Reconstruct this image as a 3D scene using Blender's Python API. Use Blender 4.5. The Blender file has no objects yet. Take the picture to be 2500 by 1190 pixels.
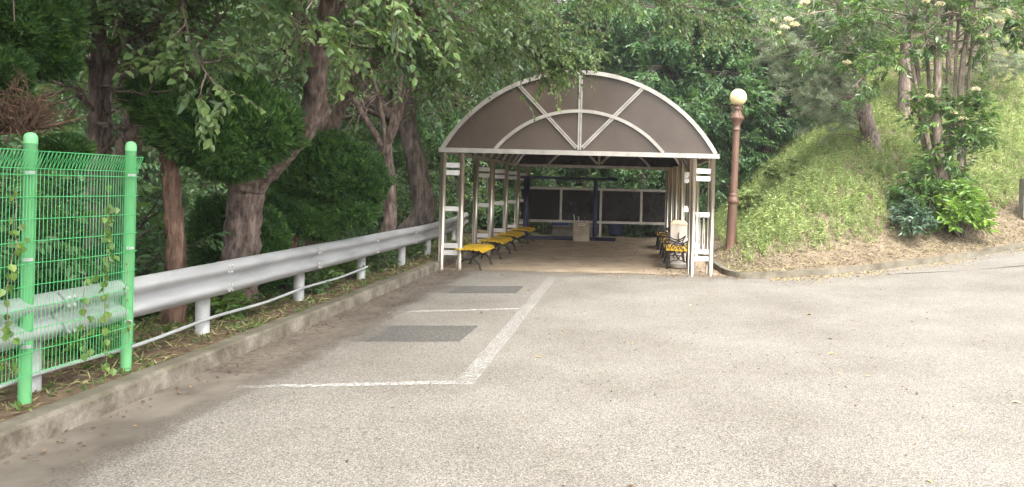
import bpy, bmesh, math, numpy as np
from mathutils import Vector
SC = bpy.context.scene; COL = SC.collection
rad = math.radians
# ------------------------------------------------------------------ camera
F, CH, ROLL, PPX, PPY = 1853.0, 1.6, 0.024, 1535.0, 460.0
cam_d = bpy.data.cameras.new("camera"); cam = bpy.data.objects.new("camera", cam_d); COL.objects.link(cam)
cam_d.sensor_width = 36; cam_d.lens = F / 2500 * 36
cam_d.shift_x = -(PPX - 1250) / 2500; cam_d.shift_y = -(595 - PPY) / 2500
cam_d.clip_start = 0.05; cam_d.clip_end = 1000
cam.location = (0, 0, CH); cam.rotation_mode = 'XYZ'
from mathutils import Matrix
cam.matrix_world = Matrix.Translation((0, 0, CH)) @ Matrix.Rotation(rad(90), 4, 'X') @ Matrix.Rotation(ROLL, 4, 'Z')
SC.camera = cam
# ------------------------------------------------------------------ light
SUN_EL, SUN_AZ = rad(56), rad(152)          # azimuth measured from +Y towards +X
W = bpy.data.worlds.new("World"); SC.world = W; W.use_nodes = True
wn = W.node_tree.nodes; wl = W.node_tree.links
bg = wn['Background']; sky = wn.new('ShaderNodeTexSky'); sky.sky_type = 'NISHITA'; sky.sun_disc = False
sky.sun_elevation = SUN_EL; sky.sun_rotation = SUN_AZ; sky.dust_density = 4.0; sky.air_density = 1.0; sky.ozone_density = 1.0
hs = wn.new('ShaderNodeHueSaturation'); hs.inputs['Saturation'].default_value = 0.18
wl.new(sky.outputs[0], hs.inputs['Color']); wl.new(hs.outputs[0], bg.inputs[0]); bg.inputs[1].default_value = 0.15
sd = bpy.data.lights.new("sun", 'SUN'); so = bpy.data.objects.new("sun", sd); COL.objects.link(so)
sd.energy = 0.85; sd.angle = rad(40); sd.color = (1.0, 0.92, 0.79)
sv = Vector((math.sin(SUN_AZ) * math.cos(SUN_EL), math.cos(SUN_AZ) * math.cos(SUN_EL), math.sin(SUN_EL)))
so.rotation_euler = (-sv).to_track_quat('-Z', 'Y').to_euler(); so.location = (0, 0, 30)
SC.view_settings.view_transform = 'Standard'; SC.view_settings.look = 'None'
SC.view_settings.exposure = 2.48; SC.view_settings.gamma = 1
SC.render.engine = 'CYCLES'
cy = SC.cycles; cy.max_bounces = 8; cy.diffuse_bounces = 4; cy.transparent_max_bounces = 12; cy.use_denoising = True
# ------------------------------------------------------------------ helpers
_c, _s = math.cos(ROLL), math.sin(ROLL)
def P(px, py, y):
    """the place in the world, y metres ahead, that the photo shows at a pixel"""
    a, b = px - PPX, py - PPY
    return np.array([(a * _c + b * _s) * y / F, y, CH + (a * _s - b * _c) * y / F])
def norm(a): return a / np.maximum(np.linalg.norm(a, axis=-1, keepdims=True), 1e-9)
def smin(a, b, k=3.0): return -np.log(np.exp(-k * np.minimum(a, 60)) + np.exp(-k * np.minimum(b, 60))) / k
def sstep(a, b, x): t = np.clip((x - a) / (b - a), 0, 1); return t * t * (3 - 2 * t)
def lump(x, y, f=1.0):
    return (np.sin(x * 1.7 * f + 1.3) * np.sin(y * 1.3 * f + .4) + .5 * np.sin(x * 3.9 * f + y * 2.1 * f) + .5 * np.sin(y * 4.7 * f - x * 1.9 * f + 2.)) / 2
def tag(o, label=None, cat=None, group=None, kind=None):
    if label: o['label'] = label
    if cat: o['category'] = cat
    if group: o['group'] = group
    if kind: o['kind'] = kind
    return o
def empty(name, loc, label, cat, group=None, rz=0):
    o = bpy.data.objects.new(name, None); COL.objects.link(o); o.location = loc; o.rotation_euler = (0, 0, rz); o.empty_display_size = .1
    return tag(o, label, cat, group)
def link(name, me, parent=None):
    o = bpy.data.objects.new(name, me); COL.objects.link(o)
    if parent: o.parent = parent
    return o
def copy_tree(o, parent=None):
    c = o.copy(); COL.objects.link(c)
    if parent: c.parent = parent
    for ch in list(o.children): copy_tree(ch, c)
    return c
def quads(name, V, Q, mats, tint=None, mi=None, parent=None, smooth=False):
    V = np.asarray(V, np.float32).reshape(-1, 3); Q = np.asarray(Q, np.int32).reshape(-1, 4)
    me = bpy.data.meshes.new(name); me.vertices.add(len(V)); me.vertices.foreach_set('co', V.ravel())
    me.loops.add(Q.size); me.loops.foreach_set('vertex_index', Q.ravel()); me.polygons.add(len(Q))
    me.polygons.foreach_set('loop_start', np.arange(0, Q.size, 4, dtype=np.int32))
    for m in (mats if isinstance(mats, (list, tuple)) else [mats]): me.materials.append(m)
    if mi is not None: me.polygons.foreach_set('material_index', np.asarray(mi, np.int32))
    me.polygons.foreach_set('use_smooth', np.full(len(Q), bool(smooth)))
    me.update(calc_edges=True)
    if tint is not None:
        a = me.attributes.new('tint', 'FLOAT', 'FACE'); a.data.foreach_set('value', np.asarray(tint, np.float32))
    return link(name, me, parent)
def catmull(pts, n=6):
    p = np.asarray(pts, float); q = np.vstack([2 * p[0] - p[1], p, 2 * p[-1] - p[-2]]); out = []
    for i in range(1, len(q) - 2):
        a, b, c, d = q[i - 1], q[i], q[i + 1], q[i + 2]
        for t in np.arange(n) / n:
            out.append(.5 * ((2 * b) + (-a + c) * t + (2 * a - 5 * b + 4 * c - d) * t * t + (-a + 3 * b - 3 * c + d) * t ** 3))
    out.append(p[-1]); return np.array(out)
class G:
    """collects quads of one mesh"""
    def __init__(s): s.V = []; s.Q = []; s.M = []; s.T = []; s.n = 0
    def add(s, V, Q, m=0, t=None):
        V = np.asarray(V, float).reshape(-1, 3); Q = np.asarray(Q, int).reshape(-1, 4)
        s.V.append(V); s.Q.append(Q + s.n); s.n += len(V); s.M.append(np.full(len(Q), m)); s.T.append(np.full(len(Q), .5) if t is None else t)
    def tube(s, pts, r, seg=8, m=0, cap=True, rough=0, rng=None, flat=None):
        p = np.asarray(pts, float); n = len(p); r = np.broadcast_to(np.asarray(r, float), (n,))
        T = np.gradient(p, axis=0); T = norm(T); ref = np.array([0, 0, 1.]) if abs(T[0][2]) < .9 else np.array([1., 0, 0])
        A = norm(np.cross(T[0], ref)); ring = []
        ang = np.arange(seg) / seg * 2 * np.pi
        for i in range(n):
            A = norm(A - T[i] * (A @ T[i])); B = np.cross(T[i], A)
            rr = r[i] * (1 + (rough * rng.normal(size=seg) if rough else 0))
            sc = (1, 1) if flat is None else flat
            ring.append(p[i] + np.outer(np.cos(ang) * rr * sc[0], A) + np.outer(np.sin(ang) * rr * sc[1], B))
        V = np.concatenate(ring); Q = []
        for i in range(n - 1):
            for j in range(seg): k = (j + 1) % seg; Q.append((i * seg + j, i * seg + k, (i + 1) * seg + k, (i + 1) * seg + j))
        if cap and seg % 2 == 0:
            for o, fl in ((0, 1), ((n - 1) * seg, 0)):
                for j in range(1, seg // 2):
                    q = [o + j - 1, o + j, o + seg - 1 - j, o + seg - j]; q = [o + (x - o) % seg for x in q]; Q.append(q[::-1] if fl == 0 else q)
        s.add(V, Q, m)
    def box(s, a, b, m=0):
        (x0, y0, z0), (x1, y1, z1) = a, b
        V = [(x0, y0, z0), (x1, y0, z0), (x1, y1, z0), (x0, y1, z0), (x0, y0, z1), (x1, y0, z1), (x1, y1, z1), (x0, y1, z1)]
        s.add(V, [(0, 3, 2, 1), (4, 5, 6, 7), (0, 1, 5, 4), (1, 2, 6, 5), (2, 3, 7, 6), (3, 0, 4, 7)], m)
    def sweep(s, prof, path, side, up, m=0, closed=True):
        """profile [(a,b)] swept along path; a along side[i], b along up[i]"""
        n, k = len(path), len(prof); prof = np.asarray(prof, float)
        V = np.concatenate([np.asarray(path[i]) + np.outer(prof[:, 0], side[i]) + np.outer(prof[:, 1], up[i]) for i in range(n)])
        Q = [(i * k + j, i * k + (j + 1) % k, (i + 1) * k + (j + 1) % k, (i + 1) * k + j) for i in range(n - 1) for j in range(k if closed else k - 1)]
        if closed and k == 4: Q += [(3, 2, 1, 0), tuple((n - 1) * k + j for j in range(4))]
        s.add(V, Q, m)
    def lathe(s, prof, seg=24, m=0, c=(0, 0, 0), mod=None):
        ang = np.arange(seg) / seg * 2 * np.pi; V = []
        for i, (r, z) in enumerate(prof):
            rr = r * (mod(i, ang) if mod else np.ones(seg)); V.append(np.stack([c[0] + rr * np.cos(ang), c[1] + rr * np.sin(ang), np.full(seg, c[2] + z)], 1))
        Q = [(i * seg + j, i * seg + (j + 1) % seg, (i + 1) * seg + (j + 1) % seg, (i + 1) * seg + j) for i in range(len(prof) - 1) for j in range(seg)]
        s.add(np.concatenate(V), Q, m)
    def leaves(s, b, a, n, L, Wd, curl=.15, fold=.18, m=0, tint=None):
        N = len(b)
        if N == 0: return
        a = norm(a); sd = norm(np.cross(a, n)); n = np.cross(sd, a); L = np.broadcast_to(L, (N,))[:, None]; Wd = np.broadcast_to(Wd, (N,))[:, None]
        v = np.stack([b, b + .33 * L * a + .5 * Wd * sd + fold * Wd * n, b + .7 * L * a + .36 * Wd * sd + fold * Wd * n * .7 - .4 * curl * L * n, b + L * a - curl * L * n,
                      b + .7 * L * a - .36 * Wd * sd + fold * Wd * n * .7 - .4 * curl * L * n, b + .33 * L * a - .5 * Wd * sd + fold * Wd * n], 1)
        o = np.arange(N)[:, None] * 6
        Q = np.concatenate([o + np.array([[0, 1, 2, 3]]), o + np.array([[0, 3, 4, 5]])], 1)
        s.add(v, Q, m, np.repeat(tint, 2) if tint is not None else None)
    def blades(s, b, a, n, L, Wd, m=0, tint=None, bend=0.):
        N = len(b); a = norm(a); sd = norm(np.cross(a, n)); L = np.broadcast_to(L, (N,))[:, None]; Wd = np.broadcast_to(Wd, (N,))[:, None]
        v = np.stack([b, b + .45 * L * a + .5 * Wd * sd, b + L * a - bend * L * n, b + .45 * L * a - .5 * Wd * sd], 1)
        s.add(v, np.arange(N)[:, None] * 4 + np.array([[0, 1, 2, 3]]), m, tint)
    def build(s, name, mats, parent=None, smooth=False):
        return quads(name, np.concatenate(s.V), np.concatenate(s.Q), mats, np.concatenate(s.T), np.concatenate(s.M), parent, smooth)
# ------------------------------------------------------------------ materials
def _new(name):
    m = bpy.data.materials.new(name); m.use_nodes = True; nt = m.node_tree; return m, nt, nt.nodes, nt.links, nt.nodes['Principled BSDF']
def _noise(nt, scale, detail=6, rough=.6, coord='Object', stretch=None):
    tc = nt.nodes.new('ShaderNodeTexCoord'); n = nt.nodes.new('ShaderNodeTexNoise'); n.inputs['Scale'].default_value = scale; n.inputs['Detail'].default_value = detail; n.inputs['Roughness'].default_value = rough
    if stretch:
        mp = nt.nodes.new('ShaderNodeMapping'); mp.inputs['Scale'].default_value = stretch; nt.links.new(tc.outputs[coord], mp.inputs[0]); nt.links.new(mp.outputs[0], n.inputs['Vector'])
    else: nt.links.new(tc.outputs[coord], n.inputs['Vector'])
    return n
def _ramp(nt, src, stops):
    r = nt.nodes.new('ShaderNodeValToRGB'); el = r.color_ramp.elements
    while len(el) < len(stops): el.new(.5)
    for e, (p, c) in zip(el, stops): e.position = p; e.color = (*c, 1) if len(c) == 3 else c
    nt.links.new(src, r.inputs[0]); return r
def _mix(nt, a, b, fac, mode='MIX'):
    m = nt.nodes.new('ShaderNodeMix'); m.data_type = 'RGBA'; m.blend_type = mode
    for s, v in ((6, a), (7, b)):
        if isinstance(v, (tuple, list)): m.inputs[s].default_value = (*v, 1)
        else: nt.links.new(v, m.inputs[s])
    if isinstance(fac, (int, float)): m.inputs[0].default_value = fac
    else: nt.links.new(fac, m.inputs[0])
    return m.outputs[2]
def _bump(nt, h, bsdf, st=.4, dist=.01):
    b = nt.nodes.new('ShaderNodeBump'); b.inputs['Strength'].default_value = st; b.inputs['Distance'].default_value = dist; nt.links.new(h, b.inputs['Height']); nt.links.new(b.outputs[0], bsdf.inputs['Normal'])
def mat(name, c1, c2, scale=8, rough=.6, metal=0., bump=.2, dist=.004, stretch=None, lo=.35, hi=.7, spec=.5):
    m, nt, N, L, B = _new(name); n = _noise(nt, scale, stretch=stretch); r = _ramp(nt, n.outputs[0], [(lo, c1), (hi, c2)])
    L.new(r.outputs[0], B.inputs['Base Color']); B.inputs['Roughness'].default_value = rough; B.inputs['Metallic'].default_value = metal; B.inputs['Specular IOR Level'].default_value = spec
    if bump: _bump(nt, n.outputs[0], B, bump, dist)
    return m
def leafmat(name, dark, mid, light, rough=.42, trans=.3, tc=None, spec=.5):
    m, nt, N, L, B = _new(name); at = N.new('ShaderNodeAttribute'); at.attribute_name = 'tint'
    n = _noise(nt, 1.1, 3)
    ma = N.new('ShaderNodeMath'); ma.operation = 'MULTIPLY_ADD'; L.new(n.outputs[0], ma.inputs[0]); ma.inputs[1].default_value = .8; ma.inputs[2].default_value = -.4
    ad = N.new('ShaderNodeMath'); ad.operation = 'ADD'; L.new(ma.outputs[0], ad.inputs[0]); L.new(at.outputs['Fac'], ad.inputs[1])
    r = _ramp(nt, ad.outputs[0], [(0., dark), (.5, mid), (1., light)])
    L.new(r.outputs[0], B.inputs['Base Color']); B.inputs['Roughness'].default_value = rough; B.inputs['Specular IOR Level'].default_value = spec
    t = N.new('ShaderNodeBsdfTranslucent'); L.new(_mix(nt, r.outputs[0], tc or (.22, .36, .05), .45), t.inputs[0])
    mx = N.new('ShaderNodeMixShader'); mx.inputs[0].default_value = trans; L.new(B.outputs[0], mx.inputs[1]); L.new(t.outputs[0], mx.inputs[2]); L.new(mx.outputs[0], N['Material Output'].inputs[0])
    return m
M = {}
def bark(name, dark, mid, light, sc=16, st=.28, bump=1.):
    m, nt, N, L, B = _new(name); n = _noise(nt, sc, 10, .68, stretch=(1, 1, st)); k = _noise(nt, 2.2, 4, .6)
    r = _ramp(nt, n.outputs[0], [(.34, dark), (.5, mid), (.68, light)]); r2 = _ramp(nt, k.outputs[0], [(.3, (.6, .6, .6)), (.65, (1.15, 1.13, 1.1))])
    L.new(_mix(nt, r.outputs[0], r2.outputs[0], 1., 'MULTIPLY'), B.inputs['Base Color']); B.inputs['Roughness'].default_value = .9; B.inputs['Specular IOR Level'].default_value = .15
    _bump(nt, n.outputs[0], B, bump, .035); return m
M['cherry'] = leafmat('cherry leaf', (.036, .076, .032), (.084, .15, .056), (.18, .265, .085), .42, .38)
M['forest'] = leafmat('forest leaf', (.032, .075, .032), (.065, .135, .055), (.13, .21, .07), .55, .38, spec=.3)
M['tier'] = leafmat('dogwood leaf', (.035, .085, .04), (.065, .145, .055), (.12, .22, .07), .45, .35)
M['juniper'] = leafmat('juniper scale leaf', (.015, .045, .014), (.028, .075, .02), (.075, .15, .028), .6, .12, spec=.25)
M['deadjun'] = leafmat('dead juniper twig', (.05, .03, .02), (.10, .06, .04), (.17, .11, .07), .8, .0, (.1, .06, .03), .2)
M['pine'] = leafmat('pine needle', (.12, .155, .10), (.22, .265, .17), (.33, .37, .23), .5, .3)
M['photinia'] = leafmat('glossy evergreen leaf', (.03, .075, .02), (.07, .15, .03), (.16, .27, .045), .28, .25, spec=.6)
M['freshbush'] = leafmat('fresh glossy leaf', (.07, .15, .025), (.15, .27, .04), (.28, .41, .07), .3, .3)
M['bluebush'] = leafmat('bluish evergreen leaf', (.03, .07, .045), (.055, .11, .065), (.10, .17, .09), .3, .15)
M['weed'] = leafmat('weed leaf', (.13, .18, .065), (.26, .345, .12), (.44, .49, .21), .6, .35, (.35, .45, .08))
M['weed2'] = leafmat('verge weed leaf', (.04, .08, .02), (.08, .14, .03), (.16, .22, .05), .55, .3)
M['clip'] = leafmat('cut grass', (.10, .075, .04), (.22, .21, .08), (.36, .34, .16), .7, .1, (.3, .25, .08))
M['litter'] = leafmat('fallen leaf', (.06, .042, .028), (.14, .095, .06), (.28, .18, .10), .7, .0, spec=.3)
M['yellow_litter'] = leafmat('pale litter', (.17, .11, .05), (.34, .25, .11), (.5, .42, .2), .75, .0, spec=.2)
M['flower'] = leafmat('cream flower', (.5, .42, .22), (.72, .66, .42), (.85, .8, .6), .6, .2, (.8, .7, .4))
M['vine'] = leafmat('vine leaf', (.045, .10, .022), (.095, .18, .032), (.20, .29, .055), .4, .35)
M['bark'] = bark('grey brown bark', (.045, .032, .027), (.135, .10, .085), (.27, .215, .185))
M['barkred'] = bark('reddish juniper bark', (.035, .02, .015), (.12, .075, .055), (.24, .16, .12), 18, .18)
M['barkpine'] = bark('pine bark', (.075, .056, .048), (.19, .15, .13), (.32, .265, .23), 20, .35)
M['stem'] = bark('pale shrub stem', (.10, .08, .062), (.22, .18, .14), (.36, .30, .245), 22, .25, .6)
M['darkbark'] = bark('dark forest bark', (.03, .024, .02), (.085, .068, .058), (.16, .13, .11), 14, .25)
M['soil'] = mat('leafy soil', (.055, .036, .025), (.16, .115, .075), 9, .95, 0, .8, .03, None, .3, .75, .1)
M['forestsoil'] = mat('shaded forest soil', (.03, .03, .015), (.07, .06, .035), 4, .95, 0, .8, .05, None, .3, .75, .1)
M['dirt'] = mat('sandy trodden dirt', (.185, .145, .10), (.31, .25, .18), 2.2, .95, 0, .3, .01, None, .3, .7, .1)
M['steel'] = mat('stainless steel', (.33, .285, .23), (.52, .47, .40), 3, .3, .9, .03, .001, (1, 1, .15), .3, .7)
M['steelp'] = mat('brushed steel plate', (.55, .53, .50), (.68, .66, .63), 5, .5, .35, .03, .001, None, .3, .7)
M['alu'] = mat('weathered aluminium frame', (.33, .305, .27), (.50, .47, .43), 5, .45, .5, .05, .001, None, .3, .7)
M['galv'] = mat('galvanised rail', (.30, .30, .30), (.43, .432, .435), 4, .5, .45, .05, .002, (1, .35, 1.6), .28, .62)
M['galvdirty'] = mat('galvanised post', (.22, .215, .205), (.42, .42, .41), 5, .6, .15, .1, .002, None, .3, .6)
M['bolt'] = mat('zinc bolt', (.5, .5, .5), (.7, .7, .7), 20, .4, .6, 0)
M['green'] = mat('green powder coat', (.09, .31, .115), (.165, .44, .195), 5, .5, 0, .1, .001, (1, 1, .4), .25, .7)
M['greenwire'] = mat('green coated wire', (.055, .36, .11), (.10, .47, .18), 3, .35, 0, 0)
M['brownpaint'] = mat('brown lamp paint', (.085, .045, .030), (.15, .083, .056), 5, .5, .1, .1, .002, (1, 1, .3), .3, .7)
M['black'] = mat('black cast iron', (.012, .012, .013), (.035, .033, .032), 12, .45, .4, .2, .001)
M['yellow'] = mat('yellow bench slat', (.44, .26, .008), (.60, .38, .02), 6, .45, 0, .05, .001, None, .3, .65)
M['blue'] = mat('blue frame paint', (.013, .015, .05), (.028, .03, .09), 5, .45, .1, .1, .001)
M['bluebox'] = mat('blue plastic', (.015, .035, .14), (.022, .05, .19), 4, .5, 0, 0)
M['greenbox'] = mat('green plastic', (.01, .09, .06), (.02, .13, .09), 4, .5, 0, 0)
M['greybox'] = mat('grey brown board', (.14, .12, .10), (.22, .19, .16), 5, .8, 0, .1)
M['ashbox'] = mat('rusty painted metal box', (.22, .17, .11), (.40, .34, .24), 3, .55, .2, .08, .002, None, .3, .6)
M['label'] = mat('white sticker', (.55, .52, .42), (.62, .6, .5), 5, .6, 0, 0)
M['ink'] = mat('black ink', (.02, .02, .02), (.04, .04, .04), 5, .6, 0, 0)
M['wood'] = mat('weathered pale bin board', (.33, .28, .235), (.55, .49, .43), 5, .75, 0, .25, .004, (1, 1, .12), .3, .7)
M['bintop'] = mat('sandy bin lid', (.42, .32, .20), (.62, .50, .35), 6, .7, 0, .2, .004)
M['globe'] = mat('opal globe', (.66, .50, .24), (.84, .73, .46), 2.5, .25, 0, 0, spec=.5)
M['concrete'] = mat('pale concrete', (.17, .16, .14), (.27, .25, .22), 5, .9, 0, .3, .004)
M['cable'] = mat('grey conduit', (.35, .36, .35), (.48, .49, .48), 4, .45, .2, 0)
M['hill'] = mat('bank soil', (.095, .075, .052), (.22, .175, .122), 5, .95, 0, .9, .03, None, .3, .72, .1)
def asphalt():
    m, nt, N, L, B = _new('worn asphalt')
    tc = N.new('ShaderNodeTexCoord'); v = N.new('ShaderNodeTexVoronoi'); v.inputs['Scale'].default_value = 135; L.new(tc.outputs['Object'], v.inputs['Vector'])
    sep = N.new('ShaderNodeSeparateColor'); L.new(v.outputs['Color'], sep.inputs[0])
    stone = _ramp(nt, sep.outputs[0], [(0, (.105, .097, .084)), (.3, (.165, .154, .136)), (.62, (.215, .201, .178)), (1, (.33, .31, .275))])
    gap = _ramp(nt, v.outputs['Distance'], [(.35, (1, 1, 1)), (.8, (.62, .61, .59))])
    c = _mix(nt, stone.outputs[0], gap.outputs[0], 1., 'MULTIPLY')
    n1 = _noise(nt, 70, 3, .7); r1 = _ramp(nt, n1.outputs[0], [(.32, (.78, .77, .76)), (.62, (1.08, 1.08, 1.08))]); c = _mix(nt, c, r1.outputs[0], 1., 'MULTIPLY')
    n2 = _noise(nt, .7, 5, .6); r2 = _ramp(nt, n2.outputs[0], [(.3, (.76, .74, .715)), (.65, (1.07, 1.07, 1.07))]); c = _mix(nt, c, r2.outputs[0], 1., 'MULTIPLY')
    L.new(c, B.inputs['Base Color']); B.inputs['Roughness'].default_value = .85; B.inputs['Specular IOR Level'].default_value = .3
    _bump(nt, v.outputs['Distance'], B, .5, .004); return m
M['asphalt'] = asphalt()
def overlay(name, c1, c2, scale, lo, hi, amount=1., rough=.85, xfade=None, yfade=None, det=8, keepmin=0.):
    """thin worn layer on the ground: noise holes let the surface below through; edges fade by position"""
    m, nt, N, L, B = _new(name); n = _noise(nt, scale, det, .7); k = _noise(nt, scale * .6, 4)
    r = _ramp(nt, k.outputs[0], [(.35, c1), (.65, c2)]); L.new(r.outputs[0], B.inputs['Base Color']); B.inputs['Roughness'].default_value = rough; B.inputs['Specular IOR Level'].default_value = .2
    f = _ramp(nt, n.outputs[0], [(lo, (0, 0, 0)), (hi, (amount,) * 3)]).outputs[0]
    g = nt.nodes.new('ShaderNodeNewGeometry'); sp = nt.nodes.new('ShaderNodeSeparateXYZ'); L.new(g.outputs['Position'], sp.inputs[0]); big = _noise(nt, 1.6, 5)
    for ax, fd in ((0, xfade), (1, yfade)):
        if fd:
            ad = N.new('ShaderNodeMath'); ad.operation = 'MULTIPLY_ADD'; L.new(big.outputs[0], ad.inputs[0]); ad.inputs[1].default_value = fd[2]; L.new(sp.outputs[ax], ad.inputs[2])
            mr = N.new('ShaderNodeMapRange'); mr.inputs['From Min'].default_value = fd[0] + fd[2] * .5; mr.inputs['From Max'].default_value = fd[1] + fd[2] * .5; L.new(ad.outputs[0], mr.inputs[0]); mr.inputs['To Min'].default_value = keepmin
            mu = N.new('ShaderNodeMath'); mu.operation = 'MULTIPLY'; L.new(f, mu.inputs[0]); L.new(mr.outputs[0], mu.inputs[1]); f = mu.outputs[0]
    t = N.new('ShaderNodeBsdfTransparent'); mx = N.new('ShaderNodeMixShader'); L.new(f, mx.inputs[0]); L.new(t.outputs[0], mx.inputs[1]); L.new(B.outputs[0], mx.inputs[2]); L.new(mx.outputs[0], N['Material Output'].inputs[0])
    return m
M['paint'] = overlay('worn white road paint', (.62, .62, .60), (.80, .80, .78), 34, .44, .72, .42, det=12, yfade=(13.6, 8.5, 1.5), keepmin=.55)
M['paint_thin'] = overlay('very worn white road paint', (.6, .6, .58), (.75, .75, .73), 30, .42, .66, .6, xfade=(-3.2, -2.5, .6))
M['patch'] = overlay('dark asphalt patch', (.06, .058, .057), (.10, .098, .095), 60, .25, .55, .52, xfade=(-3.0, -2.5, .5))
M['gutter'] = overlay('dusty concrete gutter', (.095, .08, .065), (.17, .148, .122), 3, .0, .25, 1., xfade=(-2.75, -3.12, .5))
M['mud'] = overlay('brown leaf mould', (.09, .058, .04), (.17, .115, .08), 14, .45, .7, .55, xfade=(-2.6, -2.95, .6))
M['dust'] = overlay('sand swept onto asphalt', (.26, .21, .15), (.36, .30, .22), 9, .3, .6, .9, yfade=(13.3, 14.6, 1.2))
M['bankdust'] = overlay('pale sand by the kerb', (.36, .29, .2), (.50, .43, .33), 9, .35, .6, .8)
def kerbmat():
    m, nt, N, L, B = _new('stained kerb concrete'); n = _noise(nt, 3.2, 8, .65); k = _noise(nt, 40, 3)
    r = _ramp(nt, n.outputs[0], [(.32, (.075, .062, .042)), (.47, (.19, .165, .13)), (.66, (.35, .32, .275))])
    r2 = _ramp(nt, k.outputs[0], [(.3, (.55, .53, .5)), (.7, (.84, .82, .78))]); c = _mix(nt, r.outputs[0], r2.outputs[0], 1., 'MULTIPLY')
    g = N.new('ShaderNodeNewGeometry'); sp = N.new('ShaderNodeSeparateXYZ'); L.new(g.outputs['Normal'], sp.inputs[0]); q = _noise(nt, 6, 6, .7); mu = N.new('ShaderNodeMath'); mu.operation = 'MULTIPLY'; L.new(sp.outputs[2], mu.inputs[0]); L.new(_ramp(nt, q.outputs[0], [(.3, (1, 1, 1)), (.65, (.3, .3, .3))]).outputs[0], mu.inputs[1]); mu.use_clamp = True
    L.new(_mix(nt, c, (.085, .078, .05), mu.outputs[0]), B.inputs['Base Color'])
    B.inputs['Roughness'].default_value = .9; _bump(nt, k.outputs[0], B, .3, .004); return m
M['kerb'] = kerbmat()
M['kerbmoss'] = mat('mossy kerb concrete', (.075, .065, .045), (.20, .18, .14), 3, .9, 0, .3, .004, None, .3, .7, .2)
def smoked(name, col, tr, rough=.35, spec=.5):
    m, nt, N, L, B = _new(name); n = _noise(nt, 1.3, 6); r = _ramp(nt, n.outputs[0], [(.3, tuple(c * .8 for c in col)), (.7, tuple(c * 1.25 for c in col))])
    L.new(r.outputs[0], B.inputs['Base Color']); B.inputs['Roughness'].default_value = rough; B.inputs['Specular IOR Level'].default_value = spec
    t = N.new('ShaderNodeBsdfTransparent'); t.inputs[0].default_value = (.5, .42, .38, 1); mx = N.new('ShaderNodeMixShader'); mx.inputs[0].default_value = tr
    L.new(B.outputs[0], mx.inputs[1]); L.new(t.outputs[0], mx.inputs[2]); L.new(mx.outputs[0], N['Material Output'].inputs[0]); return m
M['smoked'] = smoked('smoked brown sheet', (.082, .061, .048), .08)
M['smokedroof'] = smoked('smoked roof sheet', (.10, .075, .062), .35)
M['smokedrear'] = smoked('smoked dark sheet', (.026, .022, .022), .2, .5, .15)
# ================================================================== ground
KX = np.array([1.80, 1.83, 1.88, 1.96, 2.1, 2.3, 2.8, 3.6, 4.55, 6.56, 8.85, 12, 40.]); KY = np.array([24.5, 15.2, 14.4, 14.02, 13.88, 13.9, 14.05, 14.42, 14.93, 15.89, 17., 18.5, 32.])
def yk(x): return np.interp(x, KX, KY)
def zroad(x): t = np.clip(x - 2, 0, 9); return .0102 * t * t + .16 * np.clip(x - 11, 0, 20)
def bankz(x, y):
    d = np.maximum((y - (13.7 + .48 * (x - 2))) * .9, 0); xl = np.maximum(x - 1.83, 0)
    q = lambda t: .36 * t + .40 * np.log1p(np.exp(4 * (t - .8))) / 4 - .016
    z = smin(.02 + q(d), .02 + q(xl) * 1.08, 3.)
    z = smin(z, 9. + 0 * z, 1.)
    fade = sstep(.05, 1.2, np.minimum(d, xl))
    return zroad(x) + .10 + np.maximum(z, 0) + fade * (.06 * lump(x, y, 1.1) + .03 * lump(y * 2.3, x * 2.1))
def basez(x, y):
    a = np.clip(-4.9 - x, 0, None); z = np.where(x < -3.55, .13 - 1.5 * (1 - np.exp(-a * .28)) * np.where(y < 60, 1, 1), zroad(x) - .03)
    z = z + np.where(x < -3.7, .03 * lump(x * 3, y * 3), 0)
    z = z + .42 * np.clip(-x - 20, 0, 60) + .40 * np.clip(y - 34 - .25 * np.abs(x), 0, 60) * (x < 30)
    inb = (x > 1.95) & (y > yk(x) + .05)
    return np.where(inb, np.minimum(z, zroad(x) - .25) if np.ndim(z) == 0 else np.minimum(z, zroad(x) - .25 + .0 * z), z)
def gz(x, y):
    x = np.asarray(x, float); y = np.asarray(y, float)
    return np.where((x > 1.83) & (y > yk(x) + .06), bankz(x, y), basez(x, y))
def grid(name, xs, ys, zf, m, label, yf=None, kind='structure'):
    X, S = np.meshgrid(xs, ys); Y = S if yf is None else yf(X, S); Z = zf(X, Y); nx, ny = len(xs), len(ys)
    V = np.stack([X, Y, Z], -1).reshape(-1, 3); i = np.arange((ny - 1) * nx).reshape(ny - 1, nx)[:, :-1].ravel()
    o = quads(name, V, np.stack([i, i + 1, i + nx + 1, i + nx], 1), m, smooth=True); return tag(o, label, kind=kind)
ls = np.linspace
xs = np.concatenate([ls(-90, -20, 15)[:-1], ls(-20, -8, 25)[:-1], ls(-8, -3.6, 45)[:-1], [-3.58, -3.5], ls(-3.4, 2, 10), ls(2.4, 40, 60), ls(45, 90, 8)])
ys = np.concatenate([ls(-60, 0, 13)[:-1], ls(0, 26, 105)[:-1], ls(26, 50, 49)[:-1], ls(50, 120, 15)])
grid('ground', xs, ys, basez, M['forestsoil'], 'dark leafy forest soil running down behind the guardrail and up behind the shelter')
ROADX = np.concatenate([ls(-3.5, 2, 8)[:-1], ls(2, 12, 30)[:-1], ls(12, 60, 12)])
grid('road', ROADX, np.concatenate([ls(-60, 0, 6)[:-1], ls(0, 14.35, 20)]), zroad_f := (lambda x, y: zroad(x)), M['asphalt'], 'worn pale grey asphalt of the parking area and road')
rx = np.array([2.0, 2.1, 2.3, 2.8, 3.6, 4.55, 6.56, 8.85, 12, 20, 40, 60])
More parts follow.
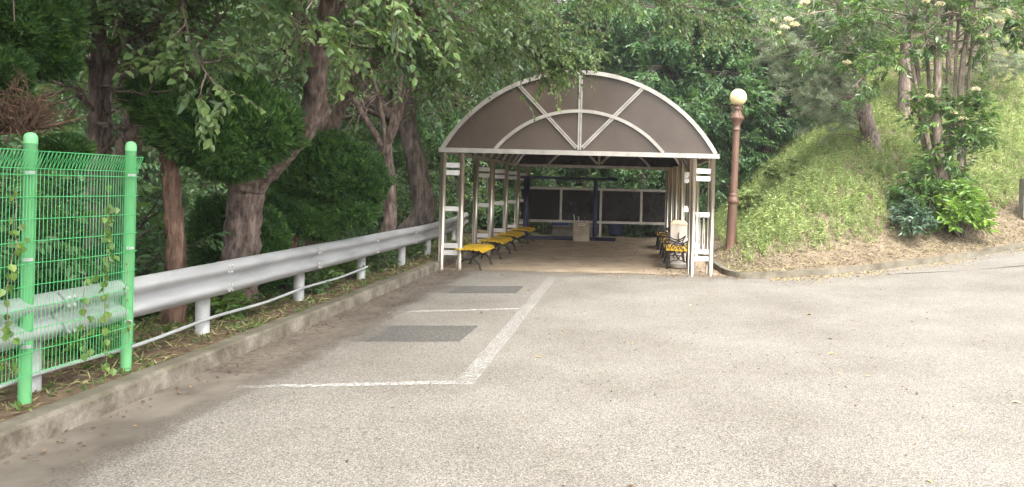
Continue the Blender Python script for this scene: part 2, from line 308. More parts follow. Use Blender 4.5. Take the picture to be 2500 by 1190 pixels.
o = grid('road_edge', rx, ls(0, 1, 4), lambda x, y: zroad(x) - .001, M['asphalt'], 'worn asphalt along the right hand kerb', yf=lambda X, S: 14.35 + S * np.maximum(yk(X) - 14.35 + .05, 0.0))
grid('hillside', np.concatenate([ls(1.83, 2.6, 14)[:-1], ls(2.6, 12, 76)[:-1], ls(12, 60, 50)]), np.concatenate([ls(.04, 3, 30)[:-1], ls(3, 14, 70)[:-1], ls(14, 60, 50)]), bankz, M['hill'], 'brown soil bank rising to the right of the shelter', yf=lambda X, S: yk(X) + S)
def sheet(name, pts, z, m, label):
    p = np.array([(x, y, z) for x, y in pts]); return tag(quads(name, p, [[0, 1, 2, 3]], m), label, kind='structure')
grid('dirt_floor', ls(-3.75, 1.95, 40), ls(14.1, 24.6, 60), lambda x, y: .012 + .012 * lump(x * 1.5, y * 1.5), M['dirt'], 'trodden sandy floor under the arched shelter')
sheet('sand_drift', [(-3.4, 12.9), (2.0, 12.9), (2.0, 14.2), (-3.4, 14.2)], .028, M['dust'], 'sand swept out onto the asphalt in front of the shelter')
sheet('gutter', [(-3.49, -6), (-2.6, -6), (-2.6, 14.1), (-3.49, 14.1)], .004, M['gutter'], 'dusty concrete gutter strip along the left kerb')
sheet('leaf_mould', [(-3.47, 6.2), (-2.55, 6.2), (-2.55, 14.1), (-3.47, 14.1)], .008, M['mud'], 'brown leaf mould collected in the gutter')
sheet('road_patch', [(-3.1, 7.52), (-1.68, 7.7), (-1.66, 8.6), (-3.1, 8.42)], .004, M['patch'], 'larger dark asphalt patch in the near parking bay')
sheet('road_patch', [(-3.1, 11.02), (-1.63, 11.25), (-1.63, 12.08), (-3.1, 11.85)], .004, M['patch'], 'smaller dark asphalt patch in the far parking bay')
sheet('parking_line', [(-1.36, 6.04), (-1.2, 6.04), (-1.22, 13.3), (-1.38, 13.3)], .008, M['paint'], 'long white line edging the parking bays')
sheet('parking_line', [(-3.08, 5.74), (-1.36, 6.05), (-1.36, 6.15), (-3.08, 5.83)], .0085, M['paint_thin'], 'near white cross line of the parking bay')
sheet('parking_line', [(-3.05, 9.23), (-1.38, 9.76), (-1.38, 9.87), (-3.05, 9.33)], .0085, M['paint_thin'], 'middle white cross line between the parking bays')
# kerbs ------------------------------------------------------------
g = G(); rng = np.random.default_rng(3); y = -6.0
while y < 21:
    L = 2.0; dx, dz = rng.normal(0, .002), rng.normal(0, .003); x0 = -3.615 + dx; x1 = -3.47 + dx; zt = .152 + dz; c = .02
    prof = [(x0, -.1), (x1 + .01, -.1), (x1 + .006, zt - c), (x1 - c * .4, zt - c * .3), (x1 - c, zt), (x0, zt)]
    yy = [y + .002, y + L * .5, y + L - .002]; k = len(prof)
    V = [(a + rng.normal(0, .0015), q, b + (rng.normal(0, .002) if b > 0 else 0)) for q in yy for a, b in prof]
    Q = [(i * k + j, i * k + (j + 1) % k, (i + 1) * k + (j + 1) % k, (i + 1) * k + j) for i in range(2) for j in range(k)]
    Q += [(0, 1, 2, 5), (2, 3, 4, 5), (2 * k + 5, 2 * k + 2, 2 * k + 1, 2 * k), (2 * k + 5, 2 * k + 4, 2 * k + 3, 2 * k + 2)]
    g.add(V, Q); y += L
tag(g.build('kerb', M['kerb']), 'stained concrete kerb stones along the left verge below the guardrail', kind='structure')
g = G(); kp = catmull([(1.80, 22), (1.81, 17), (1.83, 15.2), (1.88, 14.4), (1.98, 13.98), (2.2, 13.86), (2.8, 14.03), (3.6, 14.42), (4.55, 14.93), (6.56, 15.89), (8.85, 17.), (12, 18.5), (30, 27.2)], 5)
path = np.array([(x, y, zroad(np.array(x))) for x, y in kp]); t = norm(np.gradient(path, axis=0)); side = np.stack([-t[:, 1], t[:, 0], 0 * t[:, 0]], 1); up = np.tile([0, 0, 1.], (len(path), 1))
g.sweep([(-.07, -.1), (.07, -.1), (.07, .118), (-.05, .122)], path, side, up)
tag(g.build('kerb', M['kerbmoss']), 'low mossy concrete kerb curving round the foot of the bank', kind='structure')
# ================================================================== guardrail
gr = empty('guardrail', (-4.0, 9.2, .13), 'grey corrugated steel guardrail on round posts along the left verge', 'guardrail')
def local(par, v): return np.asarray(v, float) - np.array(par.location)
PY = [-1.1, .95, 3.02, 5.1, 7.16, 9.25, 11.4, 13.45, 15.4, 17.4, 19.4]
def railx(y): return -3.86 - .035 * np.clip(y - 14, 0, 99) ** 1.5
w = np.array([(-.01, -.155), (.035, -.152), (.05, -.135), (.085, -.105), (.085, -.07), (.06, -.045), (.012, -.02), (.005, 0), (.012, .02), (.06, .045), (.085, .07), (.085, .105), (.05, .135), (.035, .152), (-.01, .155)])
prof = np.vstack([w, (w - [.006, 0])[::-1]])
ends = PY + [21.2]
for i in range(len(ends) - 1):
    a, b = ends[i], ends[i + 1] + .10; yy = ls(a, b, 8); lift = -.004 * (1 - (i % 2))
    path = np.stack([railx(yy), yy, np.full(8, .655)], 1); t = norm(np.gradient(path, axis=0)); sd = np.stack([t[:, 1], -t[:, 0], 0 * yy], 1)
    path = path + sd * ls(0, .009, 8)[:, None] * (i % 2 * 2 - 1) * 0 + sd * (i % 2) * .011
    g = G(); g.sweep(prof, local(gr, path), sd, np.tile([0, 0, 1.], (8, 1))); rl = g.build('rail_segment', M['galv'], gr, True)
    if i > 0:
        for zz, xo in ((.115, .088), (.06, .082), (-.06, .082), (-.115, .088)):
            for yo in (.03, .085):
                g = G(); c = np.array([railx(a) + xo + .007, a + yo, .655 + zz]); g.tube(local(gr, [c, c + [.012, 0, 0]]), .012, 8); g.build('bolt', M['bolt'], rl)
for y in PY + [21.0]:
    g = G(); x = railx(y) - .13; z0 = float(gz(x, y)) - .05
    g.tube(local(gr, [(x, y, z0), (x, y, .4), (x, y, .62)]), .062, 16); g.box(local(gr, (x + .06, y - .05, .58)), local(gr, (x + .125, y + .05, .72)))
    g.build('post', M['galvdirty'], gr, True)
g = G(); yy = np.array([.5, 2, 3.5, 5.1, 6.1, 7.16, 8.2, 9.25, 10.3, 11.42]); zz = np.array([.3, .26, .24, .27, .25, .285, .27, .30, .29, .325])
g.tube(catmull(np.stack([np.full(10, -3.905), yy, zz], 1), 5), .016, 8)
tag(g.build('conduit', M['cable'], None, True), 'thin grey conduit strung low along the guardrail posts', 'conduit')
# ================================================================== green mesh fence
FX = -3.80; FP = [(FX - .03, 3.88), (FX - .02, 4.84), (FX + .01, 5.77)]
fe = empty('mesh_fence', (FX, 4.8, .13), 'bright green welded wire mesh fence with round capped posts', 'fence')
for x, y in FP[1:] + FP[:1]:
    g = G(); prof = [(.037, -.15), (.037, 1.66), (.0395, 1.662), (.0395, 1.668), (.0385, 1.672), (.039, 1.69), (.036, 1.712), (.026, 1.728), (.012, 1.734), (.001, 1.735)]
    g.lathe(prof, 20, c=local(fe, (x, y, .13))); g.build('post', M['green'], fe, True)
for (x0, y0), (x1, y1) in zip(FP[:-1], FP[1:]):
    g = G(); a = np.array([x0 + .055, y0, 0]); b = np.array([x1 + .055, y1, 0]); n = 33
    bow = lambda t: .035 * np.sin(np.pi * t)
    at = lambda t, z, out=0: a + (b - a) * t + np.array([out + bow(t), 0, z])
    zt, zz = 1.745, 1.635
    for z in (1.635, 1.595, 1.455, 1.315, 1.175, 1.035, .895, .755, .615, .475, .335): g.tube([local(fe, at(t, z, .004)) for t in ls(-.01, 1.01, 9)], .0026, 4)
    g.tube([local(fe, at(t, zt, .04)) for t in ls(-.01, 1.01, 9)], .0026, 4)
    for k in range(n):
        t = (k + .5) / n; g.tube([local(fe, at(t, .32)), local(fe, at(t, 1.0)), local(fe, at(t, zz))], .0018, 4)
        g.tube([local(fe, at(t, zz)), local(fe, at(t + .5 / n, zt, .04))], .0017, 4); g.tube([local(fe, at(t + .5 / n, zt, .04)), local(fe, at(min(t + 1 / n, 1), zz))], .0017, 4)
    g.build('mesh_panel', M['greenwire'], fe)
for x, y in FP[1:]:
    for z in (1.6, 1.05, .5): g = G(); g.box(local(fe, (x + .03, y - .075, z)), local(fe, (x + .066, y - .04, z + .018))); g.build('clamp', M['bolt'], fe)
# ================================================================== shelter
SX0, SX1, SC0, SY0, SY1, ZB = -3.54, 1.67, -.935, 14.1, 23.4, 2.19
sh = empty('arched_shelter', (SC0, SY0, 0), 'open arched shelter of stainless posts and smoked brown sheets with fan shaped gable', 'shelter')
sl = lambda v: local(sh, v)
RO, HO, RI, HI = 2.535, 1.49, 1.56, .74
def arc(rx, h, y, n=40, lo=0., hi=np.pi, zb=2.27):
    # circular segment of half width rx and rise h
    R = (rx * rx + h * h) / (2 * h); th = math.asin(min(1, rx / R)); th = th if h <= R else np.pi - th
    a = ls(-th, th, n); return np.stack([SC0 + R * np.sin(a), np.full(n, y), zb + h - R + R * np.cos(a)], 1)
def bar(g, path, w, d, m=0, axis=(0, 1, 0)):
    """rectangular bar: w wide across the path in its plane, d deep along axis"""
    p = np.asarray(path, float); t = norm(np.gradient(p, axis=0)); ax = np.tile(np.array(axis, float), (len(p), 1)); s = norm(np.cross(t, ax))
    g.sweep([(-w / 2, -d / 2), (w / 2, -d / 2), (w / 2, d / 2), (-w / 2, d / 2)], sl(p), s, ax, m)
def gable(y, mpanel, front):
    f = 0 if front else .004
    g = G(); bar(g, [(SX0, y, 2.23), (SX1, y, 2.23)], .085, .08); g.build('gable_beam', M['alu'], sh)
    g = G(); bar(g, arc(RO, HO - .03, y), .075, .07); g.build('gable_arch', M['alu'], sh)
    g = G(); bar(g, arc(RI, HI, y - .006), .06, .055); g.build('inner_arch', M['alu'], sh)
    for ang in (-44, 0, 44):
        g = G(); u = np.array([math.sin(rad(ang)), 0, math.cos(rad(ang))]); v = np.array([u[2], 0, -u[0]]); base = np.array([SC0, y - .002, 2.272])
        Lr = HO - .07 if ang == 0 else 1.68
        for o in (-.02, .02): bar(g, [base + v * o + u * (.02 if ang == 0 else .08), base + v * o + u * Lr], .028, .04)
        g.build('spoke', M['alu'], sh)
    top = arc(RO - .02, HO - .05, y + .012, 40); n = len(top); bot = top.copy(); bot[:, 2] = 2.25
    V = np.concatenate([top, bot, top + [0, .006, 0], bot + [0, .006, 0]]); Q = [(n + i, n + i + 1, i + 1, i) for i in range(n - 1)] + [(2 * n + i, 2 * n + i + 1, 3 * n + i + 1, 3 * n + i) for i in range(n - 1)]
    g = G(); g.add(sl(V), Q); g.build('gable_panel', mpanel, sh)
gable(SY0, M['smoked'], True); gable(SY1, M['smokedrear'], False)
a0 = arc(RO, HO, SY0 + .05, 32); n = len(a0); a1 = a0 + [0, SY1 - SY0 - .1, 0]; nrm = norm(a0 - np.array([SC0, SY0 + .05, 2.27 - .6])) * .008
V = np.concatenate([a0, a1, a0 + nrm, a1 + nrm]); Q = [(i, i + 1, n + i + 1, n + i) for i in range(n - 1)] + [(2 * n + i + 1, 2 * n + i, 3 * n + i, 3 * n + i + 1) for i in range(n - 1)]
g = G(); g.add(sl(V), Q); g.build('roof_sheet', M['smokedroof'], sh, True)
LY = [14.1, 17.15, 19.25, 21.3, 23.4]
for y in list(ls(SY0 + .9, SY1 - .9, 9)):
    g = G(); bar(g, arc(RO - .03, HO - .03, y), .05, .06); g.build('roof_rib', M['alu'], sh)
for x in (SC0 - 2.52, SC0 + 2.52):
    g = G(); bar(g, [(x, SY0 + .05, 2.215), (x, SY1 - .05, 2.215)], .07, .07, axis=(0, 0, 1)); g.build('eaves_beam', M['alu'], sh)
for x in (-1.9, 0.03):
    g = G(); bar(g, [(x, SY0 + .05, 3.42), (x, SY1 - .05, 3.42)], .04, .05, axis=(0, 0, 1)); g.build('purlin', M['alu'], sh)
for sx, mx in ((-1, (-3.44, -3.10)), (1, (1.21, 1.555))):
    for y in LY:
        for x in mx:
            g = G(); g.tube(sl([(x, y, 0), (x, y, 1.2), (x, y, 2.185)]), .047, 16); c = x + .066 * (1 if x == mx[0] else -1) * 0
            g.tube(sl([(x - .062, y + .05, 0), (x - .062, y + .05, 1.2), (x - .062, y + .05, 2.185)]), .024, 12); g.build('post', M['steel'], sh, True)
        for z in (1.95, 1.81, 1.14, .455, .325):
            g = G(); g.box(sl((mx[0] + .03, y - .012, z - .045)), sl((mx[1] - .045, y + .012, z + .045))); g.build('rung_plate', M['steelp'], sh)
for z in (1.54, .53):
    g = G(); bar(g, [(-3.4, SY1 + .05, z), (1.66, SY1 + .05, z)], .075, .06); g.build('rear_rail', M['alu'], sh)
for x in (-2.08, -.85, .40):
    g = G(); bar(g, [(x, SY1 + .05, .57), (x, SY1 + .05, 1.5)], .07, .055); g.build('mullion', M['alu'], sh)
g = G(); bar(g, [(-.85, SY1 + .05, 0), (-.85, SY1 + .05, .49)], .07, .055); g.build('mullion', M['alu'], sh)
for x0, x1 in ((-3.3, -2.115), (-2.045, -.885), (-.815, .365), (.435, 1.6)):
    g = G(); g.box(sl((x0, SY1 + .045, .568)), sl((x1, SY1 + .055, 1.502))); g.build('rear_panel', M['smokedrear'], sh)
# ================================================================== things in the shelter
bf = empty('blue_frame', (-2.1, 22.9, 0), 'dark blue steel tube frame standing at the back of the shelter', 'steel frame')
bl = lambda v: local(bf, v)
g = G(); bar_ = lambda g, a, b, r: g.tube(bl([a, (np.array(a) + np.array(b)) / 2, b]), r, 8)
for nm, a, b, r in (('floor_bar', (-3.75, 22.6, .045), (-.36, 22.6, .045), .042), ('floor_bar', (-3.75, 23.2, .045), (-.36, 23.2, .045), .042), ('upright', (-3.08, 22.9, .04), (-3.08, 22.9, 1.86), .085), ('upright', (-1.0, 22.9, .04), (-1.0, 22.9, 1.86), .065),
                    ('top_bar', (-3.62, 22.9, 1.86), (-.34, 22.9, 1.86), .045), ('cross_foot', (-3.08, 22.5, .06), (-3.08, 23.25, .06), .045), ('cross_foot', (-1.0, 22.5, .06), (-1.0, 23.25, .06), .045)):
    g = G(); bar_(g, a, b, r); g.build(nm, M['blue'], bf, True)
mb = empty('ash_bin', (-1.36, 22.35, .012), 'rusty cream metal box with small white label beside blue frame', 'bin')
g = G(); g.box((-.235, -.15, 0), (.235, .15, .53)); g.box((-.245, -.16, .532), (.245, .16, .565)); o = g.build('body', M['ashbox'], mb)
g = G(); g.box((-.09, -.166, .455), (.10, -.1605, .52)); lb = g.build('label', M['label'], mb)
g = G(); xx = -.062
for wd in (.018, .014, .0, .012, .014, .012, .022):
    if wd: g.box((xx, -.1685, .475), (xx + wd, -.1665, .475 + .02 + .3 * wd))
    xx += wd + .006
g.build('lettering', M['ink'], lb)
for nm, x, h, tilt, lab, m_ in (('litter_tongs', -1.555, .21, -.05, 'slim steel tongs leaning out of the top of rusty cream box, left end', 'steelp'), ('litter_tongs', -1.46, .15, .01, 'shorter steel tongs upright in the top of rusty cream box, middle', 'steelp'), ('litter_stick', -1.27, .14, .0, 'thin brown stick upright in the top of rusty cream box, right side', 'brownpaint')):
    g = G(); g.tube([(x, 22.33, .5), (x + tilt * .5, 22.33, .58 + h * .5), (x + tilt, 22.33, .58 + h)], [.011, .013, .016], 6); tag(g.build(nm, M[m_], None, True), lab, nm.split('_')[1])
for nm, a, b, m_, lab, cat in (('storage_box', (-2.42, 24.4, .0), (-1.0, 24.9, .34), 'greybox', 'low grey brown box on the ground behind rear wall', 'box'), ('plastic_crate', (-2.40, 24.42, .345), (-1.90, 24.85, .60), 'bluebox', 'blue plastic crate standing on low grey brown box', 'crate'), ('plastic_crate', (-1.86, 24.42, .345), (-1.36, 24.85, .58), 'greenbox', 'green plastic crate standing on low grey brown box', 'crate')):
    g = G(); c = (np.array(a) + np.array(b)) / 2; hh = np.array(b) - c; g.box(-hh, hh); g.box((-hh[0] - .015, -hh[1] - .015, hh[2] - .04), (hh[0] + .015, hh[1] + .015, hh[2] + .003)); o = tag(g.build(nm, M[m_]), lab, cat); o.location = c
g = G(); g.lathe([(.001, 0), (.24, 0), (.25, .1), (.26, .45), (.27, .47), (.27, .52), (.25, .53), (.001, .53)], 20); o = tag(g.build('plastic_barrel', M['blue'], None, True), 'dark blue plastic barrel standing among weeds behind rear wall', 'barrel'); o.location = (-.42, 25.6, 0)
# benches -----------------------------------------------------------
def tubep(pts, r, **k): g = G(); g.tube(catmull(pts, 5), r, 6, **k); return g
def bench(name, label, group, loc, L, arms, face):
    """bench running along +Y from loc; local x is depth (front at +x when face=1)"""
    b = empty(name, loc, label, 'bench', group); w = .44; f = face
    xs = ls(-w / 2, w / 2, 6); zz = [.395, .40, .402, .400, .392, .372] if not arms else [.41, .40, .392, .395, .405, .405]
    for i in range(6):
        g = G(); x = xs[i] * f; tilt = (.0, 0, 0, 0, -.008, -.025)[i] if not arms else 0
        y0 = .02; g.add([(x - .034, y0, zz[i] - .028 - tilt * f), (x + .034, y0, zz[i] - .028 + tilt * f), (x + .034, L, zz[i] - .028 + tilt * f), (x - .034, L, zz[i] - .028 - tilt * f), (x - .034, y0, zz[i] - tilt * f), (x + .034, y0, zz[i] + tilt * f), (x + .034, L, zz[i] + tilt * f), (x - .034, L, zz[i] - tilt * f)],
                         [(0, 3, 2, 1), (4, 5, 6, 7), (0, 1, 5, 4), (1, 2, 6, 5), (2, 3, 7, 6), (3, 0, 4, 7)]); g.build('seat_slat', M['yellow'], b)
    for y in (.10, L - .10):
        g = G(); X = lambda x: x * f
        if not arms:
            g.tube([(X(-w / 2), y, .365), (X(0), y, .362), (X(w / 2), y, .345)], .018, 6)
            g.tube(catmull([(X(-.2), y, .36), (X(-.18), y, .27), (X(-.09), y, .20), (X(.03), y, .21), (X(.12), y, .28), (X(.13), y, .35)], 5), .019, 6)
            g.tube(catmull([(X(-.02), y, .21), (X(.10), y, .19), (X(.18), y, .11), (X(.205), y, .02), (X(.24), y, .005)], 5), .02, 6)
            g.tube(catmull([(X(-.04), y, .21), (X(-.13), y, .17), (X(-.19), y, .09), (X(-.205), y, .02), (X(-.24), y, .005)], 5), .02, 6)
        else:
            g.tube(catmull([(X(.25), y, .345), (X(.1), y, .365), (X(-.08), y, .36), (X(-.24), y, .385)], 5), .024, 6)
            g.tube(catmull([(X(.22), y, .36), (X(.19), y, .26), (X(.20), y, .13), (X(.22), y, .02), (X(.25), y, .005)], 5), [.03] * 21, 6)
            g.tube(catmull([(X(-.20), y, .36), (X(-.17), y, .26), (X(-.18), y, .13), (X(-.20), y, .02), (X(-.23), y, .005)], 5), [.03] * 21, 6)
            for s_ in (1, -1):
                g.tube(catmull([(X(.19 * s_), y, .10), (X(.12 * s_), y, .17), (X(.03 * s_), y, .18), (X(.01 * s_), y, .24), (X(.07 * s_), y, .29), (X(.11 * s_), y, .25), (X(.07 * s_), y, .22)], 5), .011, 6)
                g.tube(catmull([(X(.18 * s_), y, .30), (X(.12 * s_), y, .34), (X(.05 * s_), y, .31)], 5), .011, 6)
        g.build('leg_frame', M['black'], b, True)
        if arms:
            g = G()
            g.tube(catmull([(X(.24), y, .37), (X(.27), y, .48), (X(.24), y, .57), (X(.13), y, .565), (X(.0), y, .515), (X(-.12), y, .53), (X(-.22), y, .60)], 6), .016, 6)
            g.tube(catmull([(X(.22), y, .42), (X(.23), y, .50), (X(.12), y, .52), (X(0), y, .475), (X(-.12), y, .49), (X(-.2), y, .54)], 6), .010, 6)
            for s_ in (-.08, .08):
                g.tube(catmull([(X(s_ - .09), y, .40), (X(s_ - .03), y, .47), (X(s_ + .04), y, .43), (X(s_ + .01), y, .39), (X(s_ - .02), y, .42)], 6), .009, 6)
                g.tube(catmull([(X(s_ + .1), y, .39), (X(s_ + .05), y, .48), (X(s_ - .02), y, .50)], 6), .009, 6)
            g.tube(catmull([(X(-.22), y, .38), (X(-.16), y, .46), (X(-.19), y, .55), (X(-.22), y, .60)], 6), .012, 6)
            g.build('armrest', M['black'], b, True)
    g = G(); g.tube([(0, .1, .20), (0, L / 2, .2), (0, L - .1, .20)], .012, 6); g.build('stretcher', M['black'], b)
    return b
for y, L, lab in ((13.98, 1.28, 'flat yellow slatted bench nearest the road on left side of shelter'), (16.2, 1.45, 'second flat yellow bench from the road on left side of shelter'), (18.35, 1.4, 'third flat yellow bench from the road on left side of shelter'), (20.55, 1.4, 'farthest flat yellow bench on left side beside the blue frame')):
    bench('slat_bench', lab, 'yellow slat benches along the left posts', (-2.92, y, .012), L, False, 1)
for y, L, lab in ((14.95, 1.35, 'nearest yellow bench with scrolled black iron armrests by right front posts'), (17.15, 1.3, 'middle yellow bench with scrolled armrests behind pale wooden bin'), (19.75, 1.3, 'farthest yellow bench with scrolled armrests on right side of shelter')):
    bench('armrest_bench', lab, 'yellow benches with armrests along the right posts', (1.02, y, .012), L, True, -1)
g = G(); g.lathe([(.001, 0), (.15, 0), (.20, .03), (.21, .085), (.22, .09), (.20, .085), (.14, .02), (.001, .018)], 20); o = tag(g.build('metal_basin', M['steelp'], None, True), 'shallow silvery basin on the ground under nearest armrest bench', 'basin'); o.location = (1.05, 15.3, .02)
wb = empty('litter_bin', (1.11, 16.62, .012), 'pale weathered wooden bin with sloped sandy lid between the right benches', 'bin')
g = G(); g.box((-.18, -.17, 0), (.18, .17, .82)); g.build('body', M['wood'], wb)
g = G(); g.add([(-.19, -.18, .822), (.19, -.18, .822), (.19, .18, .822), (-.19, .18, .822), (-.19, -.18, .85), (.19, -.18, .85), (.19, .18, .85), (-.19, .18, .85), (-.13, -.12, .91), (.13, -.12, .91), (.13, .12, .91), (-.13, .12, .91)],
                [(0, 3, 2, 1), (0, 1, 5, 4), (1, 2, 6, 5), (2, 3, 7, 6), (3, 0, 4, 7), (4, 5, 9, 8), (5, 6, 10, 9), (6, 7, 11, 10), (7, 4, 8, 11), (8, 9, 10, 11)]); g.build('lid', M['bintop'], wb)
g = G(); g.tube([(0, -.185, .36), (0, -.19, .45), (0, -.19, .62), (0, -.185, .655)], .014, 8); g.build('handle', M['steel'], wb, True)
g = G(); g.box((-.045, -.03, -.008), (.045, .03, .008)); o = tag(g.build('phone', M['greybox']), 'small grey box lying on top of pale weathered bin', 'box'); o.location = (1.03, 16.60, .932); o.rotation_euler = (0, 0, .4); o.name = 'small_box'
for k, (x, z0, z1, lab) in enumerate(((1.262, 1.10, .52, 'leftmost long steel tongs hanging on the right front post plate'), (1.325, 1.12, .44, 'middle steel tongs hanging on the right front post plate'), (1.405, 1.12, .45, 'rightmost steel tongs hanging on the right front post plate'))):
    t = empty('litter_tongs', (x, 14.065, z0), lab, 'tongs', 'litter tongs hanging on the right front post'); h = z0 - z1
    for s_ in (-1, 1):
        g = G(); g.tube([(s_ * .004, 0, -.01), (s_ * .012, 0, -h * .35), (s_ * .016, 0, -h * .75), (s_ * .006, 0, -h)], [.006, .007, .007, .008], 6); g.build('arm', M['steelp'], t, True)
    g = G(); g.tube(catmull([(0, 0, -.01), (0, -.005, .025), (0, .02, .035), (0, .035, .02)], 4), .005, 6); g.build('hook', M['black'], t, True)
# ================================================================== lamp
lx, ly = 2.31, 17.0; lz = float(bankz(np.array(lx), np.array(ly))) - .03; LB = .36
lamp = empty('lamp_post', (lx, ly, min(lz, LB)), 'brown fluted lamp post with opal globe beside the bank', 'street lamp'); lamp.rotation_euler = (0, rad(1.6), 0)
g = G(); g.lathe([(.12, -.3), (.125, .06), (.118, .08), (.112, .10), (.108, .5), (.10, 1.02)], 48, mod=lambda i, a: 1 + .035 * np.cos(a * 16)); g.build('base_shaft', M['brownpaint'], lamp, True)
g = G(); g.lathe([(.10, 1.02), (.125, 1.06), (.13, 1.10), (.105, 1.16), (.095, 1.20), (.10, 1.22), (.10, 1.24), (.088, 1.26)], 28); g.build('collar', M['brownpaint'], lamp, True)
g = G(); g.lathe([(.088, 1.26), (.074, 2.66)], 28); g.build('shaft', M['brownpaint'], lamp, True)
g = G(); g.lathe([(.074, 2.66), (.09, 2.67), (.09, 2.70), (.078, 2.71), (.082, 2.80), (.095, 2.83), (.10, 2.86), (.155, 2.93), (.16, 2.95), (.115, 3.02), (.09, 3.06), (.08, 3.10), (.078, 3.14), (.09, 3.15), (.09, 3.165), (.078, 3.17), (.085, 3.22), (.10, 3.23), (.10, 3.25), (.001, 3.25)], 28); g.build('capital', M['brownpaint'], lamp, True)
for k in range(4):
    a = k * np.pi / 2 + .2; g = G(); R_ = lambda r, z: (r * math.cos(a), r * math.sin(a), z)
    g.tube(catmull([R_(.10, 2.985), R_(.145, 2.99), R_(.155, 3.03), R_(.125, 3.05), R_(.105, 3.08), R_(.105, 3.16), R_(.14, 3.21), R_(.165, 3.19), R_(.15, 3.165)], 5), .007, 6); g.build('scroll', M['brownpaint'], lamp, True)
g = G(); g.lathe([(.19 * math.sin(t), 3.415 - .19 * math.cos(t)) for t in ls(.35, np.pi, 20)], 32); g.build('globe', M['globe'], lamp, True)
# block at right edge
cb = tag((lambda g: (g.box((0, -.12, -.45), (.9, .12, .50)), g.build('concrete_block', M['concrete']))[-1])(G()), 'pale concrete block on the bank at the right edge', 'concrete block'); cb.location = (9.47, 18.3, 1.55)
